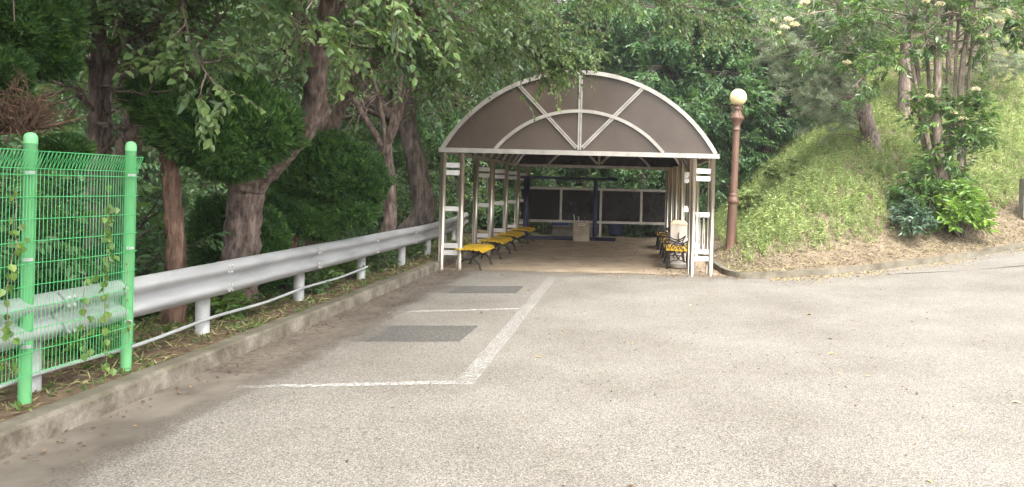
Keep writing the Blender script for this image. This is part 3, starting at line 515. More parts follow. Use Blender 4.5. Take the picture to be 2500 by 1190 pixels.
# ================================================================== vegetation
def rdir(rng, n): return norm(rng.normal(size=(n, 3)))
class Tree:
    def __init__(s, seed, leaf=.098, twigr=.004): s.rng = np.random.default_rng(seed); s.w = G(); s.l = G(); s.tips = []; s.leaf = leaf; s.twigr = twigr
    def limb(s, pts, r0, r1, seg=10, n=6, rough=.05, leafy=0, L=1.6, gen=1, frm=.35, bias=(0, 0, .1), droop=.25, flare=0):
        p = catmull(pts, n); k = len(p); t = ls(0, 1, k); r = r0 + (r1 - r0) * t
        if flare: r = r * (1 + flare * np.exp(-t * 9))
        p[1:-1] += s.rng.normal(0, 1, (k - 2, 3)) * (r[1:-1, None] * .035)
        s.w.tube(p, r, seg, 0, False, rough, s.rng); T = norm(np.gradient(p, axis=0))
        for j in range(leafy):
            u = frm + (1 - frm) * (j + s.rng.random()) / leafy; i = min(int(u * (k - 1)), k - 1)
            d = norm(T[i] * .55 + rdir(s.rng, 1)[0] * .8 + np.array(bias)); s.grow(p[i], d, L * s.rng.uniform(.6, 1.15), max(r[i] * .4, .012), gen, bias, droop)
        return p
    def grow(s, p0, d, L, r, gen, bias, droop):
        n = 6; p = [np.array(p0, float)]; d = np.array(d, float); ds = []
        for i in range(n):
            d = norm(d + s.rng.normal(0, .16, 3) + np.array(bias) * .06 - np.array([0, 0, droop * .16 * (i / n) * 2])); p.append(p[-1] + d * L / n); ds.append(d.copy())
        p = np.array(p); s.w.tube(p, ls(r, max(r * .25, .004), n + 1), 5, 0, False)
        if gen > 0:
            m = 5
            for j in range(m):
                i = int(1 + (n - 1) * (j + s.rng.random()) / m); i = min(i, n)
                dd = norm(ds[i - 1] * .7 + rdir(s.rng, 1)[0] * .75 + np.array(bias) * .4 + np.array([0, 0, -.1])); s.grow(p[i], dd, L * s.rng.uniform(.4, .65), r * .4, gen - 1, bias, droop)
        for i in range(2, n + 1): s.tips.append((p[i], ds[i - 1]))
    def sprays(s, per=1, K=12, L=.5, droop=.35, flat=.5, W=.52, curl=.2, spread=.5, keep=1., tintb=.45, tints=.2, twigs=True, zmin=-9):
        rng = s.rng; tips = [t for t in s.tips if rng.random() < keep and t[0][2] > zmin]
        if not tips: return s
        c = np.repeat(np.array([t[0] for t in tips]), per, 0); d = np.repeat(np.array([t[1] for t in tips]), per, 0); N = len(c)
        d = norm(d + rng.normal(0, spread, (N, 3)) * [1, 1, 1 - flat * .7]); LL = L * rng.uniform(.6, 1.2, N)
        t = (np.arange(K) + .6) / K
        def pos(t): return c[:, None] + d[:, None] * (LL[:, None] * t)[..., None] - np.array([0, 0, 1.]) * (droop * LL[:, None] * t ** 2)[..., None]
        p = pos(t[None, :]); tan = norm(d[:, None] - np.array([0, 0, 2.]) * (droop * t[None, :])[..., None] * 1.0)
        up = norm(np.array([0, 0, 1.]) + rng.normal(0, .35, (N, 3)))[:, None]; sd = norm(np.cross(tan, np.broadcast_to(up, tan.shape))); sg = np.where(np.arange(K) % 2, 1, -1)[None, :, None]
        a = norm(sd * sg * .85 + tan * .65 - np.array([0, 0, .35 * (1 - flat)]) + rng.normal(0, .22, p.shape) - np.array([0, 0, droop * .35]))
        nn = norm(np.broadcast_to(up, a.shape) + rng.normal(0, .3 + .25 * (1 - flat), a.shape)); M_ = N * K
        sp = np.repeat(rng.normal(tintb, tints, N), K) + rng.normal(0, .12, M_)
        ll = s.leaf * rng.uniform(.65, 1.2, M_); s.l.leaves(p.reshape(-1, 3), a.reshape(-1, 3), nn.reshape(-1, 3), ll, ll * W, curl, .15, 0, np.clip(sp, 0, 1))
        if twigs:
            tt = np.array([0, .5, 1.]); q = pos(tt[None, :]); r = s.twigr
            for e in (np.array([r, 0, 0]), np.array([0, 0, r])):
                V = np.stack([q - e, q + e], 2).reshape(-1, 3); o = np.arange(N)[:, None] * 6; s.w.add(V, np.concatenate([o + np.array([[0, 1, 3, 2]]), o + np.array([[2, 3, 5, 4]])], 1))
        s.tips = []; return s
    def done(s, name, label, cat, mw, ml, group=None, loc=None, wood='trunk', crown='crown'):
        V = np.concatenate(s.w.V); o = np.array(loc if loc is not None else V[:6].mean(0)); s.w.V = [v - o for v in s.w.V]
        e = empty(name, tuple(o), label, cat, group); s.w.build(wood, mw, e, True)
        if s.l.n: s.l.V = [v - o for v in s.l.V]; s.l.build(crown, ml, e)
        return e
def z0(x, y, d=-.12): return np.array([x, y, float(gz(x, y)) + d])
def G0(px, y, d=-.1):
    q = P(px, 600, y); return z0(q[0], y, d)
# ---- the big forked cherry behind the rail
T = Tree(11)
b = z0(-4.62, 8.95); T.limb([b, P(588, 640, 8.97), P(592, 560, 9.), P(602, 470, 9.0), P(620, 415, 9.)], .195, .20, 18, 8, .035, flare=.45)
T.limb([P(606, 455, 9.), P(660, 402, 8.97), P(718, 345, 8.9), P(758, 285, 8.85), P(771, 215, 8.8), P(778, 140, 8.8), P(792, 60, 8.7), P(815, -40, 8.6), P(860, -170, 8.3)], .16, .085, 14, 6, .04, leafy=7, frm=.7, L=1.5, bias=(.5, -.2, .3))
T.limb([P(600, 460, 9.), P(556, 405, 9.05), P(520, 340, 9.15), P(490, 250, 9.3), P(465, 120, 9.4), P(450, -30, 9.4), P(440, -200, 9.3)], .15, .07, 12, 6, .04, leafy=7, frm=.6, L=1.5, bias=(.3, -.3, .3))
T.sprays(1, 11, .48, .22, .5, W=.58, keep=.9, zmin=2.75)
T.limb([P(470, 40, 9.35), P(540, -70, 8.4), P(640, 0, 7.8), P(735, 60, 7.5), P(800, 130, 7.4)], .016, .004, 7, 6, .03, leafy=11, frm=.35, L=.42, gen=0, bias=(.5, -.3, -.05))
T.limb([P(465, 0, 9.4), P(440, -70, 8.3), P(450, 40, 7.5), P(480, 140, 7.2), P(530, 215, 7.1)], .012, .004, 7, 6, .03, leafy=8, frm=.45, L=.34, gen=0, bias=(.3, -.3, -.1))
T.limb([P(790, 0, 8.7), P(860, -80, 8.1), P(940, -30, 7.7), P(985, 20, 7.6)], .014, .004, 7, 6, .03, leafy=6, frm=.4, L=.4, gen=0, bias=(.4, -.2, -.1))
T.limb([P(460, 60, 9.4), P(400, -20, 8.6), P(380, 60, 8.1), P(400, 160, 7.9)], .012, .004, 7, 6, .03, leafy=7, frm=.4, L=.4, gen=0, bias=(.2, -.3, -.1))
T.leaf = .105; T.sprays(1, 10, .42, .25, .5, W=.6, tintb=.68, keep=.75)
T.leaf = .098
for a in ((P(600, -300, 8.), P(700, -420, 6.5), P(900, -480, 5.5)), (P(450, -200, 8.), P(300, -420, 6.2), P(250, -520, 4.5)), (P(860, -170, 8.3), P(1100, -300, 8.), P(1300, -320, 7.5)), (P(440, -200, 9.3), P(600, -420, 9.), P(800, -520, 9.))):
    T.limb([P(500, -100, 9.0)] + list(a), .06, .02, 6, 5, .03, leafy=9, frm=.15, L=1.7, bias=(.2, 0, .1))
T.sprays(1, 11, .48, .25, .5, W=.56, keep=.75, zmin=3.6)
T.done('cherry_tree', 'big cherry tree with thick forked trunk just behind the guardrail', 'tree', M['bark'], M['cherry'])
# ---- twin slim grey trunks behind the fence
T = Tree(12)
b = z0(-5.65, 8.0); T.limb([b, P(226, 560, 8.), P(230, 420, 8.), P(233, 300, 8.), P(238, 160, 8.), P(244, 20, 8.), P(248, -160, 8.)], .085, .06, 12, 6, .04, leafy=9, frm=.4, L=1.3, bias=(.2, -.2, .1))
T.limb([b + [.1, .12, 0], P(250, 500, 8.1), P(256, 350, 8.15), P(262, 200, 8.2), P(300, 60, 8.3), P(340, -100, 8.4)], .075, .04, 10, 6, .04, leafy=7, frm=.45, L=1.3, bias=(.2, -.2, .1))
T.limb([P(240, 170, 8.), P(190, 130, 7.8), P(175, 90, 7.7), P(150, 20, 7.7)], .045, .02, 7, 5, .03, leafy=4, L=.8)
T.sprays(1, 10, .45, .22, .5, W=.56, keep=.6, zmin=2.7)
T.done('cherry_tree', 'slim grey twin trunked cherry tree behind the green mesh fence', 'tree', M['bark'], M['cherry'])
# ---- brown leaning trunk left of the juniper
T = Tree(13)
b = z0(-7.0, 9.9); T.limb([b, P(285, 470, 9.8), P(312, 370, 9.8), P(338, 260, 9.7), P(356, 140, 9.6), P(372, 20, 9.5), P(392, -140, 9.4)], .16, .11, 14, 6, .05, leafy=8, frm=.4, L=1.8, bias=(.2, -.2, .15), flare=.2)
T.limb([P(345, 225, 9.7), P(300, 170, 9.9), P(240, 140, 10.2), P(170, 150, 10.5)], .07, .03, 8, 5, .04, leafy=5, L=1.2)
T.limb([P(350, 180, 9.6), P(410, 110, 9.6), P(450, 20, 9.6), P(470, -100, 9.6)], .06, .03, 8, 5, .04, leafy=5, L=1.4)
T.sprays(1, 11, .5, .22, .5, W=.56, keep=.6, zmin=2.5)
T.done('cherry_tree', 'brown leaning cherry trunk between the slim grey trunks and juniper', 'tree', M['bark'], M['cherry'])
# ---- cherry behind second juniper
T = Tree(14)
b = z0(-5.0, 11.6); T.limb([b, P(786, 560, 11.6), P(789, 480, 11.6), P(795, 400, 11.6), P(806, 320, 11.6)], .17, .13, 14, 6, .05, flare=.3)
T.limb([P(803, 335, 11.6), P(830, 265, 11.5), P(862, 205, 11.4), P(915, 150, 11.2), P(960, 110, 11.), P(1010, 55, 10.8), P(1060, -30, 10.5), P(1100, -120, 10.3)], .10, .09, 12, 6, .04, leafy=11, frm=.25, L=1.5, bias=(.4, -.3, .1))
T.limb([P(803, 335, 11.6), P(785, 250, 11.7), P(745, 150, 11.8), P(735, 40, 11.8), P(720, -120, 11.8)], .11, .07, 12, 6, .04, leafy=9, frm=.35, L=1.7, bias=(.2, -.2, .1))
T.limb([P(960, 110, 11.), P(1010, 150, 10.6), P(1050, 215, 10.4)], .03, .01, 6, 5, .03, leafy=6, frm=.2, L=.7, bias=(.3, -.1, -.2))
for a in ((P(1060, -60, 10.5), P(1250, -180, 10.), P(1450, -230, 9.5)), (P(800, -100, 10.), P(900, -330, 9.), P(1150, -420, 8.))):
    T.limb([P(900, 0, 11.)] + list(a), .05, .02, 6, 5, .03, leafy=9, frm=.15, L=1.6, bias=(.2, 0, .1))
T.sprays(1, 11, .5, .25, .5, W=.56, keep=.75, zmin=2.95)
T.done('cherry_tree', 'cherry tree rising behind the right hand juniper cloud, limb arching right', 'tree', M['bark'], M['cherry'])
# ---- fan shaped cherry beside the shelter
T = Tree(15, .09)
b = z0(-4.35, 13.1); T.limb([b, P(951, 545, 13.1), P(950, 470, 13.1), P(945, 400, 13.1), P(942, 355, 13.1)], .12, .10, 14, 6, .05, flare=.3)
T.limb([P(1062, 95, 12.8), P(1200, 10, 12.6), P(1330, 20, 12.5), P(1390, 70, 12.4), P(1408, 140, 12.3)], .02, .005, 7, 6, .03, leafy=9, frm=.3, L=.36, gen=0, bias=(.3, -.1, -.1))
T.limb([P(1200, 90, 12.5), P(1270, 110, 12.3), P(1335, 130, 12.2), P(1375, 165, 12.1)], .014, .005, 6, 6, .03, leafy=9, frm=.15, L=.36, gen=0, bias=(.4, -.2, -.1))
T.limb([P(1250, 110, 12.4), P(1300, 150, 12.2), P(1325, 185, 12.2)], .010, .004, 6, 6, .03, leafy=6, frm=.15, L=.3, gen=0, bias=(.4, -.2, -.1))
T.leaf = .09; T.sprays(1, 9, .34, .3, .5, W=.58, tintb=.75); T.leaf = .08
T.limb([P(942, 370, 13.1), P(915, 325, 13.1), P(880, 270, 13.1), P(852, 215, 13.1), P(820, 120, 13.)], .06, .04, 10, 6, .04, leafy=7, frm=.4, L=1.2)
T.limb([P(943, 362, 13.1), P(936, 300, 13.), P(922, 230, 12.9), P(908, 170, 12.8), P(900, 60, 12.7)], .045, .025, 8, 6, .04, leafy=6, frm=.4, L=1.)
T.limb([P(945, 355, 13.1), P(968, 300, 13.05), P(990, 225, 13.), P(1020, 150, 12.9), P(1062, 95, 12.8), P(1092, 68, 12.7), P(1180, 80, 12.5), P(1270, 95, 12.3), P(1340, 120, 12.2)], .065, .012, 10, 6, .04, leafy=16, frm=.35, L=.95, bias=(.3, -.2, -.05))
T.limb([P(945, 340, 13.1), P(966, 270, 13.2), P(978, 220, 13.2), P(984, 150, 13.2), P(1000, 40, 13.2), P(1020, -80, 13.2)], .05, .03, 8, 6, .04, leafy=8, frm=.3, L=1.3)
T.limb([P(1062, 95, 12.8), P(1180, -60, 12.6), P(1400, -60, 12.5), P(1600, 0, 12.4), P(1760, 30, 12.3)], .04, .01, 7, 6, .03, leafy=18, frm=.15, L=.8, bias=(.3, -.1, -.1))
T.limb([P(1080, 80, 12.8), P(1080, 150, 12.6), P(1080, 215, 12.5)], .02, .008, 6, 5, .03, leafy=6, frm=.1, L=.6, bias=(.2, -.1, -.3))
for a in ((P(1200, -150, 12.3), P(1450, -250, 12.), P(1700, -250, 12.)), (P(1150, -200, 13.), P(1250, -400, 13.), P(1500, -500, 13.))):
    T.limb([P(1050, 0, 13.)] + list(a), .05, .02, 6, 5, .03, leafy=9, frm=.15, L=1.5, bias=(.2, 0, .1))
T.sprays(1, 11, .45, .3, .5, W=.54, keep=.75, tintb=.55, zmin=3.55)
T.done('cherry_tree', 'pale cherry tree with fan of slim limbs beside the shelter', 'tree', M['bark'], M['cherry'])
# ---- thick dark leaning trunk left of the shelter
T = Tree(16)
b = z0(-4.95, 15.4); T.limb([b, P(1032, 530, 15.4), P(1024, 450, 15.4), P(1010, 370, 15.4), P(985, 310, 15.5), P(925, 255, 15.6), P(885, 215, 15.7), P(840, 120, 15.8), P(820, 0, 15.8)], .24, .12, 14, 6, .05, leafy=8, frm=.5, L=1.9, flare=.3)
T.limb([P(1008, 370, 15.4), P(1000, 290, 15.4), P(1010, 180, 15.3), P(1040, 60, 15.2), P(1080, -80, 15.)], .15, .08, 12, 6, .05, leafy=14, frm=.3, L=1.8, bias=(.4, 0, 0))
T.limb([P(1010, 200, 15.3), P(1080, 130, 15.4), P(1170, 110, 15.5), P(1250, 150, 15.6)], .06, .015, 8, 6, .04, leafy=11, frm=.2, L=1.2, bias=(.2, 0, -.1))
T.sprays(1, 11, .5, .3, .5, W=.56, keep=.9, tintb=.4, zmin=2.9)
T.done('cherry_tree', 'thick dark trunk leaning left, right next to the shelter posts', 'tree', M['darkbark'], M['cherry'])
# ---- unseen neighbours over the road edge that shade the foreground
for k, (x, y, lab) in enumerate(((-5.6, 1.2, 'cherry tree beside the near end of the guardrail'), (-5.4, -3.2, 'cherry tree beside the road behind the view point'), (-7.2, 5.2, 'cherry tree standing back behind the near fence panel'))):
    T = Tree(21 + k, .105); b = z0(x, y); T.limb([b, b + [.1, 0, 1.5], b + [.2, .1, 3.2], b + [.3, .2, 5]], .17, .1, 12, 5, .05)
    for j, (dx, dy, dz) in enumerate(((3.0, .6, 2.2), (3.0, -1.4, 2.8), (1.6, 2.6, 2.6), (-1, -.5, 3), (3.8, 1.8, 2.9), (.6, .4, 3.8), (3.9, -.3, 3.1), (2.2, 3.4, 3.2))):
        c = b + [.25, .15, 3.4 + .2 * j]; T.limb([c, c + np.array([dx, dy, dz]) * .5 + [0, 0, .3], c + [dx, dy, dz]], .08, .03, 8, 5, .04, leafy=10, frm=.2, L=1.7, bias=(.2, 0, .1))
    T.sprays(1, 9, .5, .35, .4, W=.6, keep=.8, zmin=3.4); T.done('cherry_tree', lab, 'tree', M['bark'], M['cherry'])
# ---- clipped junipers
def lobes(rng, centers, n, size=.07, mname='juniper'):
    """scale leaved tufts over overlapping rounded lobes: (centre, radii)"""
    g = G(); per = n // len(centers)
    for c, r in centers:
        c = np.array(c); r = np.array(r) * np.ones(3) * .84; d = rdir(rng, per); rr = rng.uniform(.55, 1.08, per) ** .6
        wob = 1 + .22 * np.sin(d[:, 0] * 7 + c[0] * 5) * np.sin(d[:, 2] * 8 + 1) + .16 * np.sin(d[:, 1] * 9 + d[:, 2] * 5)
        p = c + d * r * (rr * wob)[:, None]; ax = norm(d / r * r.mean() + np.array([0, 0, .75]) + rng.normal(0, .3, d.shape))
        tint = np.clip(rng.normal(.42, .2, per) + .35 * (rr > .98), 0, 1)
        for k in range(7):
            a = norm(ax + rng.normal(0, .42, ax.shape)); o = ax * (size * .35 * k / 7) + rng.normal(0, .012, ax.shape)
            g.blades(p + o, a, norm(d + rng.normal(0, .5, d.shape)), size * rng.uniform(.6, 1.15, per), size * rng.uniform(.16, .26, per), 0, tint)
    return g
def juniper(name, label, seed, trunk, limbs, lob, n, loc):
    rng = np.random.default_rng(seed); T = Tree(seed); T.limb(trunk[0], trunk[1], trunk[2], 12, 6, .10, flare=.15)
    for pts, r0, r1 in limbs: T.limb(pts, r0, r1, 8, 5, .08)
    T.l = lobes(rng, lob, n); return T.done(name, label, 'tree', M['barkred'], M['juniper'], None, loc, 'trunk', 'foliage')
def S(px, py, y, r): return (P(px, py, y), np.array([r[0], r[1], r[2]]))
b = z0(-4.5, 7.55); juniper('clipped_juniper', 'cloud clipped juniper with twisted reddish trunk left of big forked cherry', 31, ([b, P(432, 700, 7.58), P(430, 600, 7.62), P(422, 500, 7.6), P(416, 420, 7.62), P(406, 360, 7.65)], .10, .07),
    [([P(412, 390, 7.63), P(450, 345, 7.6), P(510, 330, 7.7), P(560, 320, 7.8)], .05, .02), ([P(408, 365, 7.65), P(385, 320, 7.7), P(380, 270, 7.8)], .045, .02)],
    [S(500, 320, 7.7, (.52, .45, .36)), S(620, 315, 7.85, (.46, .45, .36)), S(560, 380, 7.75, (.36, .35, .24)), S(400, 250, 7.8, (.30, .35, .28)), S(560, 245, 7.85, (.42, .4, .22)), S(450, 290, 7.7, (.3, .35, .26)), S(590, 400, 7.8, (.18, .2, .12))], 34000, b)
b = z0(-4.55, 10.0); juniper('clipped_juniper', 'cloud clipped juniper with broad dome right of big forked cherry', 32, ([b, P(708, 690, 10.), P(712, 600, 10.), P(718, 520, 10.05), P(740, 470, 10.1)], .10, .06),
    [([P(722, 510, 10.05), P(780, 470, 10.1), P(850, 450, 10.2)], .045, .02), ([P(716, 540, 10.), P(690, 500, 9.9), P(680, 470, 9.9)], .04, .02)],
    [S(830, 430, 10.2, (.60, .5, .42)), S(890, 450, 10.3, (.30, .35, .36)), S(750, 430, 10.1, (.42, .4, .36)), S(690, 470, 10.0, (.32, .3, .30)), S(800, 370, 10.2, (.30, .35, .24)), S(740, 530, 10.0, (.26, .26, .22)), S(780, 545, 10.1, (.24, .25, .20)), S(660, 500, 9.8, (.2, .22, .25)), S(860, 520, 10.2, (.30, .3, .18))], 38000, b)
b = z0(-5.0, 9.6); juniper('low_juniper', 'low dark juniper shrub hugging the foot of big forked cherry', 33, ([b, b + [.05, 0, .4], b + [.1, .05, .8]], .04, .02), [], [S(520, 570, 9.5, (.24, .25, .45)), S(655, 590, 9.4, (.22, .22, .40)), S(640, 650, 9.3, (.20, .2, .28)), S(545, 640, 9.5, (.3, .25, .32))], 13000, b)
b = z0(-5.3, 5.6); ju = juniper('clipped_juniper', 'tall juniper at upper left with a tangle of brown dead twigs', 34, ([b, P(-120, 500, 5.8), P(-80, 300, 6.), P(-40, 150, 6.2), P(0, 20, 6.3), P(30, -150, 6.4)], .10, .05),
    [([P(-80, 330, 6.), P(20, 322, 5.9), P(120, 308, 5.8), P(215, 285, 5.8)], .028, .006), ([P(-40, 150, 6.2), P(30, 110, 6.3), P(100, 60, 6.4)], .04, .012)],
    [S(40, 60, 6.3, (.30, .4, .28)), S(110, 40, 6.5, (.22, .3, .24)), S(20, 185, 6.0, (.09, .14, .15)), S(120, 140, 6.6, (.16, .25, .14)), S(-60, 60, 6.2, (.3, .3, .4)), S(-40, 220, 6., (.2, .25, .15)), S(160, 370, 6.6, (.12, .2, .08))], 34000, b)
rng = np.random.default_rng(5); g = G()
for k in range(240):
    s_ = P(rng.uniform(-80, 90), rng.uniform(290, 330), rng.uniform(5.7, 6.1)); d = norm(np.array([rng.normal(.15, .5), rng.normal(-.1, .4), rng.uniform(.2, 1)])); L = rng.uniform(.12, .36); e = s_ + d * L + rng.normal(0, .03, 3)
    g.tube([s_, (s_ + e) / 2 + rng.normal(0, .03, 3), e], [.005, .0035, .0015], 4, cap=False)
    nb = 14; q = s_ + (e - s_) * rng.uniform(.2, 1, nb)[:, None] + rng.normal(0, .015, (nb, 3)); g.blades(q, norm(d + rng.normal(0, .7, (nb, 3))), rdir(rng, nb), rng.uniform(.04, .11, nb), .008, 0, np.clip(rng.normal(.4, .25, nb), 0, 1))
g.V = [v - np.array(ju.location) for v in g.V]; g.build('dead_twigs', M['deadjun'], ju)
# ---- generic forest trees
def forest_proto(seed, H=9., R=2.6, tiers=False, leaf=.13, m='forest'):
    T = Tree(seed, leaf, .005); rng = T.rng; T.limb([(0, 0, -.4), (.05, 0, H * .25), (rng.normal(0, .2), rng.normal(0, .2), H * .6), (rng.normal(0, .3), rng.normal(0, .3), H)], .02 * H, .03, 10, 5, .05, flare=.25)
    if tiers:
        for z in np.arange(1.7, H, 1.2):
            rr = R * (1 - .55 * (z / H) ** 2) * rng.uniform(.8, 1.1); k = 8; o = rng.random() * 6
            for j in range(k):
                a = o + j * 2 * np.pi / k + rng.normal(0, .15); u = np.array([math.cos(a), math.sin(a), 0]); zz = z + rng.normal(0, .12)
                T.limb([(0, 0, zz), u * rr * .5 + [0, 0, zz + .28], u * rr + [0, 0, zz + .10]], .03, .008, 5, 4, .03, leafy=7, frm=.25, L=rr * .3, gen=1, bias=(0, 0, -.6), droop=.05)
        T.sprays(1, 9,   .45, .10, .97, W=.55, spread=.4, tintb=.5, tints=.2, keep=.62, twigs=False)
    else:
        for j in range(22):
            z = H * rng.uniform(.16, 1.); a = rng.random() * 2 * np.pi; rr = R * math.sin(np.pi * min(max((z / H - .05) / 1.05, .12), .95)) ** .6 * rng.uniform(.7, 1.1); u = np.array([math.cos(a), math.sin(a), 0])
            T.limb([(0, 0, z - .4), u * rr * .5 + [0, 0, z], u * rr + [0, 0, z + .3]], .04, .012, 5, 4, .03, leafy=8, frm=.2, L=R * .42, gen=1, bias=(0, 0, .0), droop=.25)
        T.sprays(1, 9, .5, .3, .55, tintb=.42, tints=.22, keep=.6, twigs=False)
    e = T.done('forest_tree', 'x', 'tree', M['darkbark'], M[m], None, (0, 0, 0)); return e
FP_ = [forest_proto(41), forest_proto(42, 10.5, 3.0), forest_proto(43, 8., 2.4)]
TP_ = [forest_proto(45, 8.5, 3.6, True, .14, 'tier'), forest_proto(46, 9.5, 3.8, True, .14, 'tier')]
used = set()
def place(proto, x, y, rz, sc, name, label, group, dz=-.1):
    o = proto if id(proto) not in used else copy_tree(proto); used.add(id(proto))
    o.location = (x, y, float(gz(x, y)) + dz); o.rotation_euler = (0, 0, rz); o.scale = (sc, sc, sc); o.name = name; tag(o, label, 'tree', group); return o
rng = np.random.default_rng(8)
for x, y, s_, k, lab in ((1.6, 27.5, 1.05, 0, 'tiered dark green tree directly behind the shelter roof, right of centre'), (5.2, 29.0, 1.1, 1, 'tiered tree behind the brown lamp post with flat leaf layers'), (-1.6, 30.5, 1.15, 0, 'tiered tree behind the shelter roof, left of centre'), (9.2, 32.5, 1.1, 1, 'tiered tree between the lamp and the pines'), (3.2, 33.5, 1.3, 0, 'taller tiered tree far behind the lamp post')):
    place(TP_[k], x, y, rng.random() * 6, s_, 'tiered_tree', lab, 'tiered trees behind the shelter')
back = [(-6.5, 20), (-5.2, 25.5), (-9, 23.5), (-12.5, 20.5), (-14.5, 16.5), (-17, 12.5), (-12.8, 6.6), (-3.5, 32), (-7.5, 29.5), (-12.5, 27.5), (-17, 22.5), (0.5, 37), (6.5, 37.5), (12, 38), (17.5, 40), (-6, 37), (-12, 34), (-19, 29), (13.5, 33.5), (24, 42), (-19, 17), (3.6, 41), (0, 43)]
for k, (x, y) in enumerate(back):
    place(FP_[k % 3], x + rng.normal(0, .3), y + rng.normal(0, .3), rng.random() * 6, rng.uniform(.95, 1.2), 'forest_tree', 'dense green broadleaf tree in the shaded wood behind the guardrail and shelter', 'broadleaf trees of the wood behind')
# ---- understory shrubs
def shrub_proto(seed, H=1.6, R=.9, leaf=.11, m='forest', K=9, n=12, tb=.5, name='understory_shrub', keep=.9):
    T = Tree(seed, leaf, .003); rng = T.rng
    for j in range(n):
        a = rng.random() * 2 * np.pi; u = np.array([math.cos(a), math.sin(a), 0]) * R * rng.uniform(.25, 1); h = H * rng.uniform(.45, 1)
        T.limb([u * .08 + [0, 0, -.08], u * .45 + [0, 0, h * .55], u + [0, 0, h]], .014, .005, 5, 4, .03, leafy=4, frm=.2, L=.38 * H, gen=0, bias=(0, 0, .1), droop=.3)
    T.sprays(1, K, .3 * H ** .5, .3, .5, tintb=tb, tints=.2, keep=keep)
    return T.done(name, 'x', 'shrub', M['darkbark'], M[m], None, (0, 0, 0), 'stems', 'foliage')
SP_ = [shrub_proto(51), shrub_proto(52, 2.1, 1.0, .10, 'cherry'), shrub_proto(53, 1.2, .8, .13)]
k = 0
for x, y, s_ in [(-5.6, 8.2, .8), (-6.2, 7.0, 1.1), (-6.6, 9.3, 1.3), (-5.5, 10.8, .9), (-6.2, 12, 1.2), (-5.2, 12.3, .7), (-5.4, 13.8, .9), (-5.2, 16.6, 1.0), (-6, 18, 1.2), (-5.4, 20, 1.1), (-5, 22.5, 1.2), (-4.4, 24.8, 1.1), (-7.5, 10.6, 1.5), (-8.2, 8.4, 1.5), (-7.4, 14.5, 1.4), (-5.5, 5.6, .8), (-6.3, 5.2, 1.2), (-7.6, 6.6, 1.3), (-5.8, 3.9, 1.), (-2.6, 26, 1.), (.6, 26.2, 1.1), (1.9, 25.4, 1.), (-1, 27.2, 1.2), (-8.5, 18, 1.5), (-9.5, 11.2, 1.6)]:
    p_ = SP_[k % 3]; o = place(p_, x, y, rng.random() * 6, s_, 'understory_shrub', 'leafy green undergrowth shrub in the wood behind the rail or shelter', 'undergrowth shrubs in the wood', -.05); o['category'] = 'shrub'; k += 1
# ---- far wood on the slopes behind: one mass
rng = np.random.default_rng(9); g = G(); N = 45000
xx = rng.uniform(-60, 50, N); yy = rng.uniform(6, 75, N); ok = ((yy > 36 + .25 * np.abs(xx)) | (xx < -17)) ; xx, yy = xx[ok], yy[ok]
cl = rng.uniform(0, 1, len(xx)); h = (1.5 + 6.5 * np.abs(lump(xx * .55, yy * .55))) * cl ** .6
p = np.stack([xx, yy, gz(xx, yy) + h], 1); a = rdir(rng, len(p)) * [1, 1, .5] - [0, 0, .3]
g.leaves(p, a, norm(rdir(rng, len(p)) * .7 + [0, -.2, .8]), rng.uniform(.5, 1.1, len(p)), rng.uniform(.4, .8, len(p)), .2, .15, 0, np.clip(rng.normal(.4, .25, len(p)), 0, 1))
tag(g.build('far_wood', M['forest']), 'far dense green wood closing the view behind all the trees', kind='stuff')
# ---- pines on the bank
def pine(name, label, seed, trunk, r0, r1, n, foliage, blen):
    T = Tree(seed); rng = T.rng; tr = T.limb(trunk, r0, r1, 14, 7, .05, flare=.25); g = G(); tips = []
    for (c, rr, m_) in foliage:
        for j in range(m_):
            q = np.array(c) + rng.normal(0, 1, 3) * np.array(rr) * .55; i = np.argmin(np.linalg.norm(tr - q + [0, 0, .3], axis=1))
            if j % 3 == 0:
                mid = (tr[i] + q) / 2 + [0, 0, .15]; T.w.tube(catmull([tr[i], mid, q], 4), ls(.02, .006, 9), 5, cap=False)
            tips.append(q)
    for q in [t for k_, t in enumerate(tips) if k_ % 9 < 7]:
        d0 = norm(np.array([rng.normal(0, .7), rng.normal(0, .7), .25])); Lb = rng.uniform(.25, .45); m_ = 100; t = rng.random(m_) ** .7
        T.w.tube([q - d0 * Lb, q - d0 * Lb * .5, q], [.008, .006, .004], 4, cap=False)
        a = norm(d0 * .9 + rdir(rng, m_) * .85); g.blades(q - d0 * Lb + d0 * (Lb * t)[:, None], a, rdir(rng, m_), rng.uniform(.14, .22, m_), .009, 0, np.clip(rng.normal(rng.uniform(.3, .75), .15, m_), 0, 1))
    T.l = g; return T.done(name, label, 'tree', M['barkpine'], M['pine'], None, trunk[0], 'trunk', 'needles')
pb = z0(*P(2130, 365, 20.)[:2]); b = pb
pine('pine_tree', 'pine with slim trunk leaning left on the weedy bank', 61, [b, P(2118, 310, 20.), P(2104, 240, 20.), P(2096, 170, 20.), P(2090, 90, 20.), P(2082, -40, 20.)], .22, .13, 0,
     [(P(2020, 180, 19.6), (.9, .6, .5), 95), (P(1930, 130, 19.6), (.8, .6, .5), 95), (P(2060, 90, 19.6), (1., .7, .6), 95), (P(1960, 60, 19.5), (.8, .6, .5), 75), (P(2000, 245, 19.4), (.7, .5, .35), 80), (P(1900, 60, 20), (.7, .6, .5), 60), (P(2120, 40, 20), (.9, .7, .6), 80), (P(2040, 290, 19.6), (.5, .4, .25), 36), (P(1960, -30, 20), (1.2, .8, .6), 60)], 1.5)
